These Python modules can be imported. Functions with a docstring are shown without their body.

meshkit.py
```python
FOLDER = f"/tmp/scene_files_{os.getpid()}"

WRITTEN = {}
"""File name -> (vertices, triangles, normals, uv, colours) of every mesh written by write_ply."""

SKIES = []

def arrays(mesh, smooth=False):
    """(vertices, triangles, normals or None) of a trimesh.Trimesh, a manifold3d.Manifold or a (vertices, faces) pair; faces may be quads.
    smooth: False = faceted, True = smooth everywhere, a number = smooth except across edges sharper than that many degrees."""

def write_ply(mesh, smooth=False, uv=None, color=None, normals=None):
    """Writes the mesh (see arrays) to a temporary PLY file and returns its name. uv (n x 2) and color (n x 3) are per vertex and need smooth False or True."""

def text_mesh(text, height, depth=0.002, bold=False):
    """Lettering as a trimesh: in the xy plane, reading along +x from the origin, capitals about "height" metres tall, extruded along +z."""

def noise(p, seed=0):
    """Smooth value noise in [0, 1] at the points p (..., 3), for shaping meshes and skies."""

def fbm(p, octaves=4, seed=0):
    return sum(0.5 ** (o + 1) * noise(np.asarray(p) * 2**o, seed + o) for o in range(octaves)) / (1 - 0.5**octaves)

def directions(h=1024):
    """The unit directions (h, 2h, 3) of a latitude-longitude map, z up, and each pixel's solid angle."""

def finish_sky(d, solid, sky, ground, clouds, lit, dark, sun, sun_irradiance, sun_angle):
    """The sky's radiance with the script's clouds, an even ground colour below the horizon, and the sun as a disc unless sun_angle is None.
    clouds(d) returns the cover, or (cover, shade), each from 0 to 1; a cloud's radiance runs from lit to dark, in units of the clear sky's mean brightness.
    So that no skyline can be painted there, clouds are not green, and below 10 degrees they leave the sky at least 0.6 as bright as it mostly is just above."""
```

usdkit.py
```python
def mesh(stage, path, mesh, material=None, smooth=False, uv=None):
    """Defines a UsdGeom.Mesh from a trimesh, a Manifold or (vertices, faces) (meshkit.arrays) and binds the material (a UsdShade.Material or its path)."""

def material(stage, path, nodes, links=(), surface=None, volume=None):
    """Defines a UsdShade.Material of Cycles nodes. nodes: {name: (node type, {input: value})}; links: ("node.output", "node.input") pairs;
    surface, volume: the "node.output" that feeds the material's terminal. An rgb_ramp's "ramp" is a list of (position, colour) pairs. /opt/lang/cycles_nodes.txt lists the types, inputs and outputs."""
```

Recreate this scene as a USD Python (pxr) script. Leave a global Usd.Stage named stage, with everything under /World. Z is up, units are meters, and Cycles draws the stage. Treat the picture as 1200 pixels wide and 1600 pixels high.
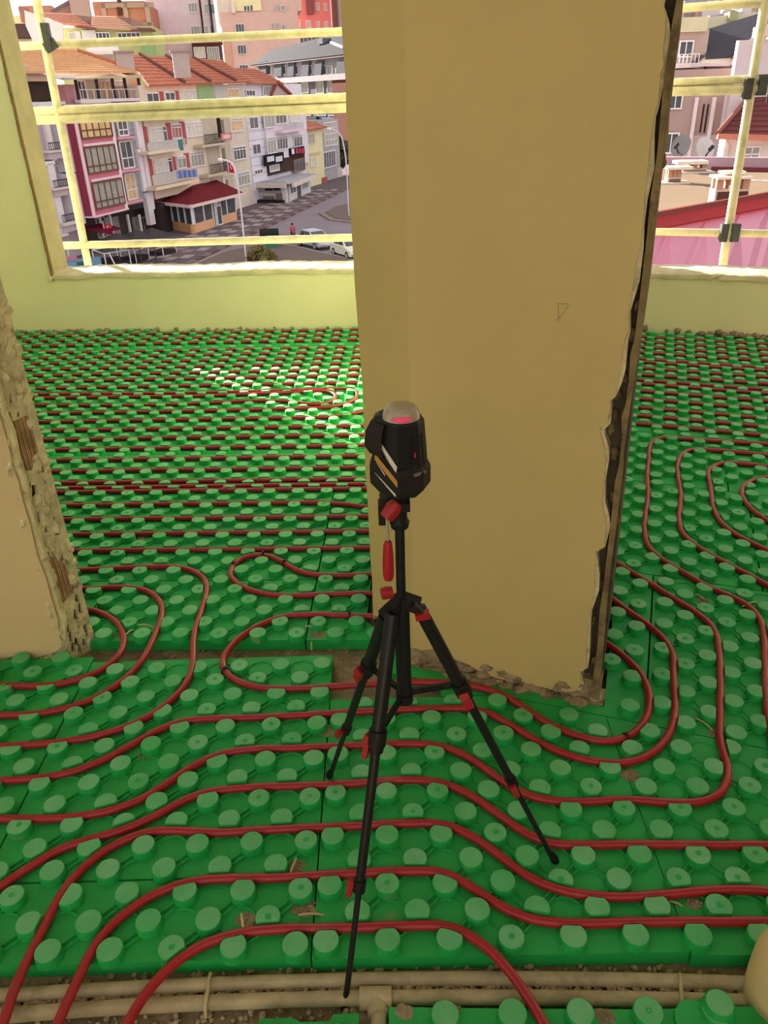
import math, random
import numpy as np, trimesh, usdkit, meshkit
from shapely.geometry import Polygon, Point, LineString, box as sbox
from shapely.ops import unary_union
from shapely import affinity
from scipy.interpolate import splprep, splev
from pxr import Usd, UsdGeom, UsdLux, UsdShade, Gf, Sdf

random.seed(7)
rng = np.random.default_rng(7)
stage = Usd.Stage.CreateInMemory()
UsdGeom.SetStageUpAxis(stage, 'Z')
UsdGeom.Xform.Define(stage, '/World')

# ------------------------------------------------------------------ camera
CZ, FPX = 1.251, 1200.0
PIT, ROLL = math.radians(28.6), math.radians(-1.87)
cF = np.array([0, math.cos(PIT), -math.sin(PIT)])
_u0 = np.array([0, math.sin(PIT), math.cos(PIT)])
cR = np.array([math.cos(ROLL), 0, 0]) + math.sin(ROLL) * _u0
cU = np.array([-math.sin(ROLL), 0, 0]) + math.cos(ROLL) * _u0
CAM = np.array([0, 0, CZ])
cam = UsdGeom.Camera.Define(stage, '/World/camera')
cam.CreateHorizontalApertureAttr(36.0)
cam.CreateVerticalApertureAttr(48.0)
cam.CreateFocalLengthAttr(36.0 * FPX / 1200.0)
cam.CreateClippingRangeAttr((0.05, 5000.0))
EXPOSURE = 0.22
cam.CreateExposureAttr(EXPOSURE)
cam.AddTransformOp().Set(Gf.Matrix4d(*cR, 0, *cU, 0, *(-cF), 0, *CAM, 1))

# ------------------------------------------------------------------ sky and sun
SUN_EL = math.radians(17.0)
SUN_AZ = np.array([-0.65, 0.76]) / np.hypot(0.65, 0.76)      # towards the sun
SKY = 1.0
SUN = 5.5
dome = UsdLux.DomeLight.Define(stage, '/World/sky')
sky = usdkit.material(stage, '/World/Looks/sky', {
    's': ('sky_texture', {'sky_type': 'multiple_scattering', 'sun_disc': False, 'sun_elevation': 0.42, 'sun_rotation': float(math.atan2(SUN_AZ[0], SUN_AZ[1])), 'aerosol_density': 1.5}),
    'g': ('mix_color', {'blend_type': 'multiply', 'fac': 1.0, 'b': (0.115, 0.1, 0.086), 'use_clamp': False}),
    'c': ('mix_color', {'blend_type': 'mix', 'fac': 0.72, 'b': (1.0, 0.93, 0.84), 'use_clamp': False}),
    'b': ('background_shader', {'strength': SKY})},
    [('s.color', 'g.a'), ('g.result', 'c.a'), ('c.result', 'b.color')], surface='b.background')
UsdShade.MaterialBindingAPI.Apply(dome.GetPrim()).Bind(sky)
sun = UsdLux.DistantLight.Define(stage, '/World/sun')
sun.CreateAngleAttr(0.55)
sun.CreateNormalizeAttr(True)
sun.CreateIntensityAttr(SUN)
sun.CreateColorAttr((1.0, 0.90, 0.74))
_z = np.array([*(SUN_AZ * math.cos(SUN_EL)), math.sin(SUN_EL)])
_x = np.cross([0, 0, 1], _z); _x /= np.linalg.norm(_x); _y = np.cross(_z, _x)
sun.AddTransformOp().Set(Gf.Matrix4d(*_x, 0, *_y, 0, *_z, 0, 0, 0, 30, 1))

# ------------------------------------------------------------------ where a point of the photograph lies in the place
def ray(x, y): return cF + cR * (x - 600) / FPX + cU * (800 - y) / FPX
def bz(x, y, z):
    d = ray(x, y); return CAM + d * (z - CZ) / d[2]
def by(x, y, Y):
    d = ray(x, y); return CAM + d * Y / d[1]
def bpl(x, y, p0, n):
    d = ray(x, y); return CAM + d * np.dot(np.asarray(p0, float) - CAM, n) / np.dot(d, n)

# ------------------------------------------------------------------ prims
_used = {}
def _path(parent, name):
    k = (parent, name); i = _used.get(k, -1) + 1; _used[k] = i
    return f'{parent}/{name}' + (f'_{i:03d}' if i else '')
def _tag(p, label, cat, group=None, kind=None):
    for k, v in (('label', label), ('category', cat), ('group', group), ('kind', kind)):
        if v: p.SetCustomDataByKey(k, v)
    return p
class T:                                   # a thing, or a part, whose parts hang below it
    def __init__(s, path): s.path = path
def thing(name, label, cat, loc=(0, 0, 0), group=None, kind=None):
    p = _path('/World', name); x = UsdGeom.Xform.Define(stage, p)
    t = T(p); t.loc = np.array(loc, float); x.AddTranslateOp().Set(Gf.Vec3d(*map(float, loc)))
    _tag(x.GetPrim(), label, cat, group, kind); return t
def _vf(m):
    if isinstance(m, MB): return m.get()
    if isinstance(m, trimesh.Trimesh): return np.array(m.vertices), np.array(m.faces)
    return np.asarray(m[0], float), np.asarray(m[1], int)
def part(parent, name, mesh, mat, smooth=False, label=None, kind=None):
    v, f = _vf(mesh)
    if len(f) == 0: return None
    p = _path(parent.path, name)
    m = usdkit.mesh(stage, p, (v - parent.loc, f), mat, smooth=smooth)
    if label: m.GetPrim().SetCustomDataByKey('label', label)
    if kind: m.GetPrim().SetCustomDataByKey('kind', kind)
    t = T(p); t.loc = parent.loc; return t
ROOT = T('/World'); ROOT.loc = np.zeros(3)
def one(name, mesh, mat, label, cat, smooth=False, group=None, kind=None):
    v, f = _vf(mesh)
    lo, hi = v.min(0), v.max(0); loc = np.array([(lo[0] + hi[0]) / 2, (lo[1] + hi[1]) / 2, lo[2]])
    p = _path('/World', name)
    m = usdkit.mesh(stage, p, (v - loc, f), mat, smooth=smooth)
    UsdGeom.Xformable(m).AddTranslateOp().Set(Gf.Vec3d(*map(float, loc)))
    _tag(m.GetPrim(), label, cat, group, kind)
    t = T(p); t.loc = loc; return t
def struct(name, mesh, mat, label, cat='wall', smooth=False): return one(name, mesh, mat, label, cat, smooth, None, 'structure')

# ------------------------------------------------------------------ mesh building
class MB:
    def __init__(s): s.v, s.f, s.n = [], [], 0
    def add(s, v, f):
        v = np.asarray(v, float); f = np.asarray(f, int)
        if f.shape[1] == 4: f = np.vstack([f[:, [0, 1, 2]], f[:, [0, 2, 3]]])
        s.v.append(v); s.f.append(f + s.n); s.n += len(v); return s
    def m(s, t): return s.add(t.vertices, t.faces)
    def get(s):
        if not s.v: return np.zeros((0, 3)), np.zeros((0, 3), int)
        return np.vstack(s.v), np.vstack(s.f)
    def hexa(s, p):                         # 8 corners: bottom ring then top ring, counter-clockwise from above
        return s.add(p, [[3, 2, 1, 0], [4, 5, 6, 7], [0, 1, 5, 4], [1, 2, 6, 5], [2, 3, 7, 6], [3, 0, 4, 7]])
    def box(s, x0, x1, y0, y1, z0, z1):
        return s.hexa([[x0, y0, z0], [x1, y0, z0], [x1, y1, z0], [x0, y1, z0], [x0, y0, z1], [x1, y0, z1], [x1, y1, z1], [x0, y1, z1]])
    def bar(s, a, b, w, h=None, up=(0, 0, 1)):   # a square bar from a to b
        a, b = np.asarray(a, float), np.asarray(b, float); h = h or w
        d = (b - a) / max(np.linalg.norm(b - a), 1e-9); up = np.asarray(up, float)
        if abs(d @ up) > .97: up = np.array([1., 0, 0])
        x = np.cross(d, up); x /= np.linalg.norm(x); y = np.cross(x, d)
        q = [x * i * w / 2 + y * j * h / 2 for i, j in ((-1, -1), (1, -1), (1, 1), (-1, 1))]
        return s.hexa([a + c for c in q] + [b + c for c in q])
    def tube(s, pts, r, n=8, cap=True):
        v, f = tube(pts, r, n, cap); return s.add(v, f)
def tube(pts, r, n=8, cap=True):
    P = np.asarray(pts, float); k = len(P)
    R = np.full(k, r) if np.ndim(r) == 0 else np.asarray(r, float)
    d = np.gradient(P, axis=0); d /= np.maximum(np.linalg.norm(d, axis=1, keepdims=True), 1e-12)
    ref = np.array([0, 0, 1.]) if abs(d[0][2]) < .9 else np.array([1., 0, 0])
    x = np.cross(ref, d[0]); x /= np.linalg.norm(x); V = []
    for i in range(k):
        x = x - d[i] * (x @ d[i]); x /= np.linalg.norm(x); y = np.cross(d[i], x)
        a = np.arange(n) * 2 * np.pi / n
        V.append(P[i] + R[i] * (np.cos(a)[:, None] * x + np.sin(a)[:, None] * y))
    F = []
    for i in range(k - 1):
        for j in range(n):
            a, b = i * n + j, i * n + (j + 1) % n
            F += [[a, b, b + n], [a, b + n, a + n]]
    V = np.vstack(V)
    if cap:
        c0, c1 = len(V), len(V) + 1; V = np.vstack([V, P[0], P[-1]])
        for j in range(n):
            F += [[c0, (j + 1) % n, j], [c1, (k - 1) * n + j, (k - 1) * n + (j + 1) % n]]
    return V, np.array(F)
def lathe(prof, c, n=16, axis=(0, 0, 1)):
    a = np.asarray(axis, float); a /= np.linalg.norm(a)
    return tube([np.asarray(c, float) + a * z for _, z in prof], [max(r, 1e-5) for r, _ in prof], n)
def extrude(poly, h, z0=0.0):
    mb = MB()
    for g in getattr(poly, 'geoms', [poly]):
        if g.geom_type == 'Polygon' and g.area > 1e-9:
            t = trimesh.creation.extrude_polygon(g, h, engine='earcut'); t.apply_translation([0, 0, z0]); mb.m(t)
    return mb
def smooth_path(P, step=.012, s=0.0012):
    P = np.asarray(P, float)
    L = np.linalg.norm(np.diff(P, axis=0), axis=1).sum()
    if len(P) < 4: 
        n = max(2, int(L / .1)); t = np.linspace(0, 1, n)
        d = np.r_[0, np.cumsum(np.linalg.norm(np.diff(P, axis=0), axis=1))] / L
        return np.stack([np.interp(t, d, P[:, i]) for i in range(3)], 1)
    tck, _ = splprep(P.T, s=len(P) * s * s, k=3)
    return np.array(splev(np.linspace(0, 1, max(12, int(L / step))), tck)).T
class Fr:                                   # an upright plane: e runs along it, n points out of it
    def __init__(s, p0, e):
        s.p0 = np.array([p0[0], p0[1], 0.0]); e = np.array([e[0], e[1], 0.0]); s.e = e / np.linalg.norm(e)
        s.n = np.array([s.e[1], -s.e[0], 0.0])
    def sz(s, x, y, n=0.0):
        p = bpl(x, y, s.p0 + s.n * n, s.n); return (p - s.p0) @ s.e, p[2]
    def W(s, a, n, z): return s.p0 + s.e * a + s.n * n + np.array([0, 0, z])
    def box(s, mb, s0, s1, n0, n1, z0, z1):
        s0, s1 = min(s0, s1), max(s0, s1); n0, n1 = min(n0, n1), max(n0, n1); z0, z1 = min(z0, z1), max(z0, z1)
        q = [(s0, n1), (s1, n1), (s1, n0), (s0, n0)]
        mb.hexa([s.W(a, b, z0) for a, b in q] + [s.W(a, b, z1) for a, b in q]); return mb
    def rect(s, xl, xr, yt, yb, n=0.0):     # s0, s1, z0, z1 of a rectangle of the photograph on this plane
        xc, yc = (xl + xr) / 2, (yt + yb) / 2
        return s.sz(xl, yc, n)[0], s.sz(xr, yc, n)[0], s.sz(xc, yb, n)[1], s.sz(xc, yt, n)[1]
    def pbox(s, mb, xl, xr, yt, yb, n0, n1):
        a, b, c, d = s.rect(xl, xr, yt, yb, n1); return s.box(mb, a, b, n0, n1, c, d)
    def slab(s, mb, poly, n0, n1):          # a polygon in (s, z) given thickness along n
        t = extrude(poly, n1 - n0).get()
        v = s.p0 + t[0][:, :1] * s.e + t[0][:, 1:2] * np.array([0, 0, 1.]) + (n0 + t[0][:, 2:]) * s.n
        mb.add(v, t[1]); return mb

# ------------------------------------------------------------------ materials
_mats = {}
def mat(name, col, rough=.7, var=.12, scale=6.0, bump=0.0, bscale=60.0, metal=0.0, dust=None, dustamt=.0, dscale=9.0, spec=.4, col2=None, c2lo=.52, c2hi=.62, c2scale=4.0, emit=None, top=None, topamt=.5):
    if name in _mats: return _mats[name]
    N = {'geo': ('geometry', {}), 'n1': ('noise_texture', {'scale': scale, 'detail': 5.0, 'roughness': .6}),
         'r1': ('map_range', {'from_min': .3, 'from_max': .7, 'to_min': 1 - var, 'to_max': 1 + var, 'clamp': True}),
         'c': ('mix_color', {'blend_type': 'multiply', 'fac': 1.0, 'a': col, 'use_clamp': False}),
         'p': ('principled_bsdf', {'roughness': rough, 'metallic': metal, 'specular_ior_level': spec})}
    L = [('geo.position', 'n1.vector'), ('n1.fac', 'r1.value'), ('r1.result', 'c.b')]
    last = 'c.result'
    if col2 is not None:
        N |= {'n2': ('noise_texture', {'scale': c2scale, 'detail': 6.0, 'roughness': .65}), 'r2': ('map_range', {'from_min': c2lo, 'from_max': c2hi, 'to_min': 0., 'to_max': 1., 'clamp': True}),
              'c2': ('mix_color', {'blend_type': 'mix', 'b': col2, 'use_clamp': False})}
        L += [('geo.position', 'n2.vector'), ('n2.fac', 'r2.value'), ('r2.result', 'c2.fac'), (last, 'c2.a')]; last = 'c2.result'
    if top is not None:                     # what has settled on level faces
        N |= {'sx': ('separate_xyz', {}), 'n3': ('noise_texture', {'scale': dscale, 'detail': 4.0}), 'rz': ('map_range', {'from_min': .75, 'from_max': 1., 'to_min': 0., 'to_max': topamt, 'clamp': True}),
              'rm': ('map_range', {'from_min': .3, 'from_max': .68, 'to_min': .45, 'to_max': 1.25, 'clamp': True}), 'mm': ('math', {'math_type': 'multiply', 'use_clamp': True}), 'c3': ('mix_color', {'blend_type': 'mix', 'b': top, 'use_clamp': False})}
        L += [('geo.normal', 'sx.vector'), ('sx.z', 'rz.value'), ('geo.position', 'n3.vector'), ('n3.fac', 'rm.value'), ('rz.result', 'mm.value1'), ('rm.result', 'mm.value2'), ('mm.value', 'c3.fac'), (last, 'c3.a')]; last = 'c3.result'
    L.append((last, 'p.base_color'))
    if bump:
        N |= {'nb': ('noise_texture', {'scale': bscale, 'detail': 4.0}), 'bp': ('bump', {'strength': min(1.0, bump), 'distance': .004})}
        L += [('geo.position', 'nb.vector'), ('nb.fac', 'bp.height'), ('bp.normal', 'p.normal')]
    if emit: N['p'][1].update(emission_color=emit[0], emission_strength=emit[1])
    _mats[name] = usdkit.material(stage, '/World/Looks/' + name, N, L, surface='p.BSDF'); return _mats[name]

GREEN = (.012, .39, .072)
M_panel = mat('green_foam', GREEN, .62, .1, 7, .35, 380, top=(.035, .38, .10), topamt=.3, col2=(.23, .25, .11), c2lo=.64, c2hi=.74, c2scale=6)
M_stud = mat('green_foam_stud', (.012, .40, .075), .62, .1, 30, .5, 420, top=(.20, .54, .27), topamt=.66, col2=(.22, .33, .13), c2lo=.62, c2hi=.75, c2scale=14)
M_pipe = mat('red_pipe', (.34, .012, .02), .36, .08, 12, .1, 200, spec=.5, col2=(.36, .10, .075), c2lo=.6, c2hi=.8, c2scale=9)
M_conc = mat('concrete_dust', (.25, .2, .12), .95, .3, 14, .9, 130, col2=(.34, .28, .17), c2scale=18)
M_ppr = mat('dusty_white_pipe', (.40, .34, .2), .75, .2, 18, .4, 90, col2=(.25, .2, .11), c2lo=.55, c2hi=.7, c2scale=11)
M_lime = mat('lime_paint', (.76, .74, .46), .75, .04, 3, .15, 40)
M_beige = mat('beige_plaster', (.57, .45, .185), .75, .05, 2.2, .2, 30, col2=(.52, .41, .175), c2lo=.5, c2hi=.75, c2scale=2.5)
M_stubp = mat('beige_paint', (.64, .50, .26), .75, .05, 2.5, .15, 40)
M_reveal = mat('reveal_plaster', (.36, .31, .15), .85, .12, 9, .4, 60)
M_dark = mat('old_concrete_core', (.085, .068, .04), .95, .35, 22, .9, 90)
M_rough = mat('broken_plaster', (.68, .60, .35), .95, .25, 26, 1., 110, col2=(.26, .2, .11), c2lo=.56, c2hi=.7, c2scale=24)
M_strip = mat('brown_edge_board', (.21, .155, .065), .9, .3, 30, .8, 90, col2=(.12, .085, .04), c2scale=17)
M_foam = mat('brown_foam_residue', (.22, .12, .04), .9, .3, 30, .8, 80)
M_clay = mat('terracotta', (.46, .29, .14), .9, .25, 30, .5, 90)
M_hole = mat('dark_brick_hollow', (.045, .022, .012), .95, .2, 20)
M_sill = mat('pale_sill_plaster', (.62, .56, .38), .85, .15, 8, .4, 70)
M_black = mat('black_plastic', (.007, .0065, .006), .5, .1, 20, spec=.25)
M_metalblack = mat('black_tube', (.006, .006, .0065), .4, .1, 20, spec=.35)
M_red = mat('red_plastic', (.32, .010, .016), .4, .05, 20)
M_tie = mat('straw_tie', (.50, .42, .22), .7, .15, 30)
M_blacktie = mat('black_tie', (.01, .01, .01), .5, .1, 30)
M_scaf = mat('yellowed_scaffold', (.56, .51, .33), .55, .2, 14, .3, 60, col2=(.40, .36, .21), c2lo=.56, c2hi=.72, c2scale=16)
M_clamp = mat('dark_steel', (.05, .055, .065), .5, .2, 30, metal=.3)

# ================================================================== THE ROOM
UL = np.array([math.cos(math.radians(-2.6)), math.sin(math.radians(-2.6))]); VL = np.array([-UL[1], UL[0]])
UR = np.array([math.cos(math.radians(-19.6)), math.sin(math.radians(-19.6))]); VR = np.array([-UR[1], UR[0]])
FLw = Fr((-2.22, 4.645), (2.104, -.119))           # inner face of the left low wall
FRw = Fr(UR * -.08 + VR * 4.50, UR)                 # inner face of the right low wall
struct('floor', MB().box(-2.6, 3.4, -1.5, 5.0, -.25, 0.0), M_conc, 'dusty bare concrete slab under the green panels', 'floor')

def rough_poly(pts, jit, step, seed):               # an outline with a broken edge
    r = np.random.default_rng(seed); out = []
    n = len(pts)
    for i in range(n):
        a, b = np.array(pts[i][:2], float), np.array(pts[(i + 1) % n][:2], float)
        k = max(1, int(np.linalg.norm(b - a) / step)) if (len(pts[i]) > 2 and pts[i][2]) else 1
        for t in range(k):
            q = a + (b - a) * t / k
            if t: q = q + r.normal(0, jit, 2)
            out.append(q)
    p = Polygon(out); return p if p.is_valid else p.buffer(0)

sj, _ = FLw.sz(81, 430); sj0, _ = FLw.sz(0, 57)
ZSL = np.mean([FLw.sz(x, y)[1] for x, y in ((100, 430), (300, 425), (550, 418))])
ZSR = np.mean([FRw.sz(x, y)[1] for x, y in ((1015, 427), (1190, 432))])
TH = .20
mb = MB(); FLw.box(mb, -1.2, 2.18, -TH, 0, -.2, ZSL)
FLw.box(mb, -1.2, sj, -TH, 0, ZSL, 3.7); FLw.box(mb, sj, 2.18, -TH, 0, 2.0, 3.7)
w = struct('wall_front', mb, M_lime, 'lime green painted low wall and jamb under the left opening', 'wall')
mb = MB(); FRw.box(mb, 0, 1.9, -TH, 0, -.2, ZSR); FRw.box(mb, 0, 1.9, -TH, 0, 2.0, 3.7)
struct('wall_right', mb, M_lime, 'lime green painted low wall under the right opening', 'wall')
mb = MB(); FRw.box(mb, -1.15, 0, -TH, .02, -.2, 3.7); FLw.box(mb, 2.2, 2.75, -TH - .01, .01, -.2, 3.7)
struct('wall_corner', mb, M_lime, 'corner pier of the outer wall behind the big column', 'wall')
struct('wall_back', MB().box(-2.6, -2.4, -1.7, -1.5, -.2, 2.6).box(3.0, 3.4, -1.7, -1.5, -.2, 2.6).box(-2.4, 3.0, -1.7, -1.5, -.2, .45).box(.9, 3.0, -1.7, -1.5, .45, 2.6), M_stubp, 'plastered wall with a wide window opening behind the photographer', 'wall')
struct('wall_side', MB().box(-2.6, -2.45, -1.6, 0.0, -.2, 2.5).box(-2.6, -2.45, 0.0, 1.40, -.2, .4).box(-2.6, -2.45, 1.40, 1.53, -.2, 2.5).box(3.2, 3.35, -1.6, 3.4, -.2, 2.5), M_stubp, 'plain side walls of the room outside the picture', 'wall')
struct('wall_left', MB().box(-2.5, -2.36, 1.63, 4.75, -.2, 3.7), M_lime, 'side wall closing the left bay behind the broken brick wall', 'wall')
struct('ceiling', MB().box(-2.6, 3.4, -.75, 1.70, 2.4, 2.6), M_stubp, 'flat plastered slab over the rooms', 'ceiling')
# reveal of the left opening and the foam along its inner corner
mb = MB(); FLw.box(mb, sj, sj + .012, -TH - .01, -.004, ZSL - .01, 2.0)
struct('trim_1', mb, M_reveal, 'beige plaster reveal of the left opening', 'window reveal')
zz = np.linspace(ZSL - .035, 1.75, 70); pts = [FLw.W(sj + .004 + .005 * math.sin(9 * z) * math.exp(-3 * (z - ZSL)) + rng.normal(0, .0012), .002, z) for z in zz]
one('trim_2', MB().tube(pts, [.004 + .003 * abs(math.sin(13 * z)) for z in zz], 6), M_foam, 'rough brown foam line down the left jamb', 'foam seam', kind='structure')
def sill(F, s0, s1, z, seed):
    r = np.random.default_rng(seed); n = 60; S = np.linspace(s0, s1, n); V = []; Fc = []
    prof = [(.006, -.02), (.008, .0), (.0, .010), (-.06, .015), (-.15, .016), (-.225, .012), (-.235, -.02)]
    for i, a in enumerate(S):
        for j, (nn, h) in enumerate(prof):
            V.append(F.W(a, nn + r.normal(0, .0025), z + h - .006 + r.normal(0, .0022) + .004 * math.sin(a * 7 + seed)))
    k = len(prof)
    for i in range(n - 1):
        for j in range(k - 1): Fc.append([i * k + j, (i + 1) * k + j, (i + 1) * k + j + 1, i * k + j + 1])
        Fc.append([i * k + k - 1, (i + 1) * k + k - 1, (i + 1) * k, i * k])
    return MB().add(V, Fc)
struct('wall_inner', MB().hexa([[.12, 1.96, 0], [.52, 1.80, 0], [1.05, 4.30, 0], [.30, 4.55, 0], [.12, 1.96, 2.4], [.52, 1.80, 2.4], [1.05, 4.30, 2.4], [.30, 4.55, 2.4]]), M_lime, 'partition between the two bays hidden behind the column', 'wall')
struct('trim_3', sill(FLw, sj - .02, 2.2, ZSL, 3), M_sill, 'pale unfinished sill on the left low wall', 'sill', 40)
struct('trim_4', sill(FRw, 0, 1.9, ZSR, 5), M_sill, 'pale unfinished sill on the right low wall', 'sill', 40)

# ---- the big column
A0, B0 = np.array([.058, 1.458]), np.array([.472, 1.300]); L0 = np.array([-.052, 1.640])
Fc = Fr(A0, B0 - A0); Fcl = Fr(L0, A0 - L0)
wid = np.linalg.norm(B0 - A0); wl = np.linalg.norm(A0 - L0)
core = MB(); HT = 2.4
def lean(a, z): return a - .020 * z * max(0.0, a / wid)      # the right edge leans in a little towards the top
def colprism(mb, plan, z0, z1):
    b = [np.array([p[0], p[1], z0]) for p in plan]
    t = [np.array([p[0] - Fc.e[0] * .026 * z1 * q, p[1] - Fc.e[1] * .026 * z1 * q, z1]) for p, q in zip(plan, (1, 1, 0, 0))]
    return mb.hexa(b + t)
Bi = B0 - Fc.e[:2] * .004 - Fc.n[:2] * .035; Ai = A0 - Fc.n[:2] * .02 + Fc.e[:2] * .004
Li = L0 + np.array([.018, .008]); bk = np.array([-.03, 1.95]); bkr = B0 + VR * .42 - UR * .004
pl = [Ai, Bi, bkr, bk]
n_ = 4
b = [np.array([p[0], p[1], 0.0]) for p in (Ai, Bi, bkr, bk, Li)]
t = [np.array([p[0] - Fc.e[0] * k, p[1] - Fc.e[1] * k, HT]) for p, k in zip((Ai, Bi, bkr, bk, Li), (0, .05, .05, 0, 0))]
core.add(b + t, [[0, 1, 6], [0, 6, 5], [1, 2, 7], [1, 7, 6], [2, 3, 8], [2, 8, 7], [3, 4, 9], [3, 9, 8], [4, 0, 5], [4, 5, 9], [5, 6, 7], [5, 7, 8], [5, 8, 9]])
col = struct('wall_middle', core, M_dark, 'big beige plastered column with a broken right edge in the middle of the room', 'column')
redge = [(1045, -60), (1035, 0), (1040, 28), (1039, 53), (1036, 77), (1037, 103), (1032, 114), (1030, 139), (1028, 161), (1023, 176), (1019, 202), (1015, 228), (1013, 255), (1007, 306), (1005, 347), (1000, 383), (993, 411), (991, 433), (983, 483), (982, 514), (976, 529), (969, 575), (966, 597), (960, 616), (953, 623), (954, 636), (949, 658), (938, 667), (937, 676), (943, 695), (946, 717), (944, 752), (940, 783), (944, 804), (947, 818), (944, 852), (931, 861), (930, 897), (929, 920), (923, 954), (918, 980), (916, 1020), (917, 1042), (906, 1049), (908, 1068), (899, 1080)]
bedge = [(880, 1082), (860, 1077), (840, 1072), (810, 1066), (777, 1060), (750, 1050), (735, 1040), (717, 1032), (700, 1026), (680, 1014), (660, 1016), (641, 1010)]
P = [Fc.sz(x, y) for x, y in redge + bedge] + [(0, .075), (0, HT), (wid - .13, HT)]
part(col, 'plaster', Fc.slab(MB(), Polygon(P).buffer(0), -.03, 0), M_beige, label='smooth beige plaster skin on the front of the column')
rimP = Polygon([(a + .006 + .004 * math.sin(40 * z), z - .006) if a > .1 else (a, z) for a, z in P]).buffer(0)
part(col, 'plaster_rim', Fc.slab(MB(), rimP, -.034, -.006), M_rough, label='rough broken plaster behind the skin')
ledge = [(532, -50), (532, 5), (535, 62), (540, 125), (541, 175), (544, 225), (547, 325), (552, 400), (554, 440), (560, 520), (566, 600), (568, 650), (571, 740), (575, 790), (577, 840), (581, 902), (583, 968)]
Q = [Fcl.sz(x, y) for x, y in ledge]; q0 = min(a for a, _ in Q); Q = [(max(a, -.02), z) for a, z in Q]
Q = [(Q[0][0], HT)] + Q + [(.03, .07), (.07, .085), (wl, .078), (wl, HT)]
part(col, 'side_plaster', Fcl.slab(MB(), Polygon(Q).buffer(0), -.018, 0), M_beige, label='beige plaster on the left face of the column')
srL = [(1066, -60), (1057, 0), (1050, 37), (1040, 103), (1035, 147), (1028, 228), (1026, 246), (1017, 303), (1011, 365), (1002, 444), (997, 487), (991, 531), (985, 553), (982, 597), (978, 630), (971, 651), (972, 684), (967, 728), (961, 752), (956, 799), (950, 854), (944, 906), (937, 954), (933, 1013), (923, 1085)]
srR = [(1073, -60), (1066, 0), (1061, 51), (1052, 114), (1044, 183), (1041, 228), (1035, 251), (1026, 332), (1020, 383), (1014, 438), (1002, 522), (991, 588), (983, 647), (973, 715), (972, 745), (964, 811), (956, 873), (949, 925), (945, 978), (941, 1025), (934, 1103)]
S_ = [Fc.sz(x, y) for x, y in srL] + [Fc.sz(x, y) for x, y in srR[::-1]]
part(col, 'edge_board', Fc.slab(MB(), Polygon(S_).buffer(0), -.06, .001), M_strip, label='thin brown edge strip down the right side of the column')
gaps = MB(); r = np.random.default_rng(4)
for (xa, ya), (xb, yb) in list(zip(redge[2::2], srL[2::1] * 2))[5:]:
    a, z = Fc.sz(xa, ya); c = Fc.W(a + r.uniform(.008, .02), -.028, z); s_ = trimesh.creation.icosphere(1, r.uniform(.005, .009)); s_.vertices *= [1, 1, 1.8]; s_.vertices += c + r.normal(0, .001, s_.vertices.shape); gaps.m(s_)
part(col, 'mortar_lumps', gaps, M_strip, kind='stuff')
part(col, 'footing', Fc.box(Fc.box(MB(), -.01, wid - .004, -.05, -.010, 0, .088), -.005, wid + .006, -.05, .005, 0, .036), mat('earthy_concrete', (.34, .265, .15), .95, .35, 30, 1., 110, col2=(.16, .12, .07), c2lo=.5, c2hi=.62, c2scale=22))
base = MB(); r = np.random.default_rng(9)
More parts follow.
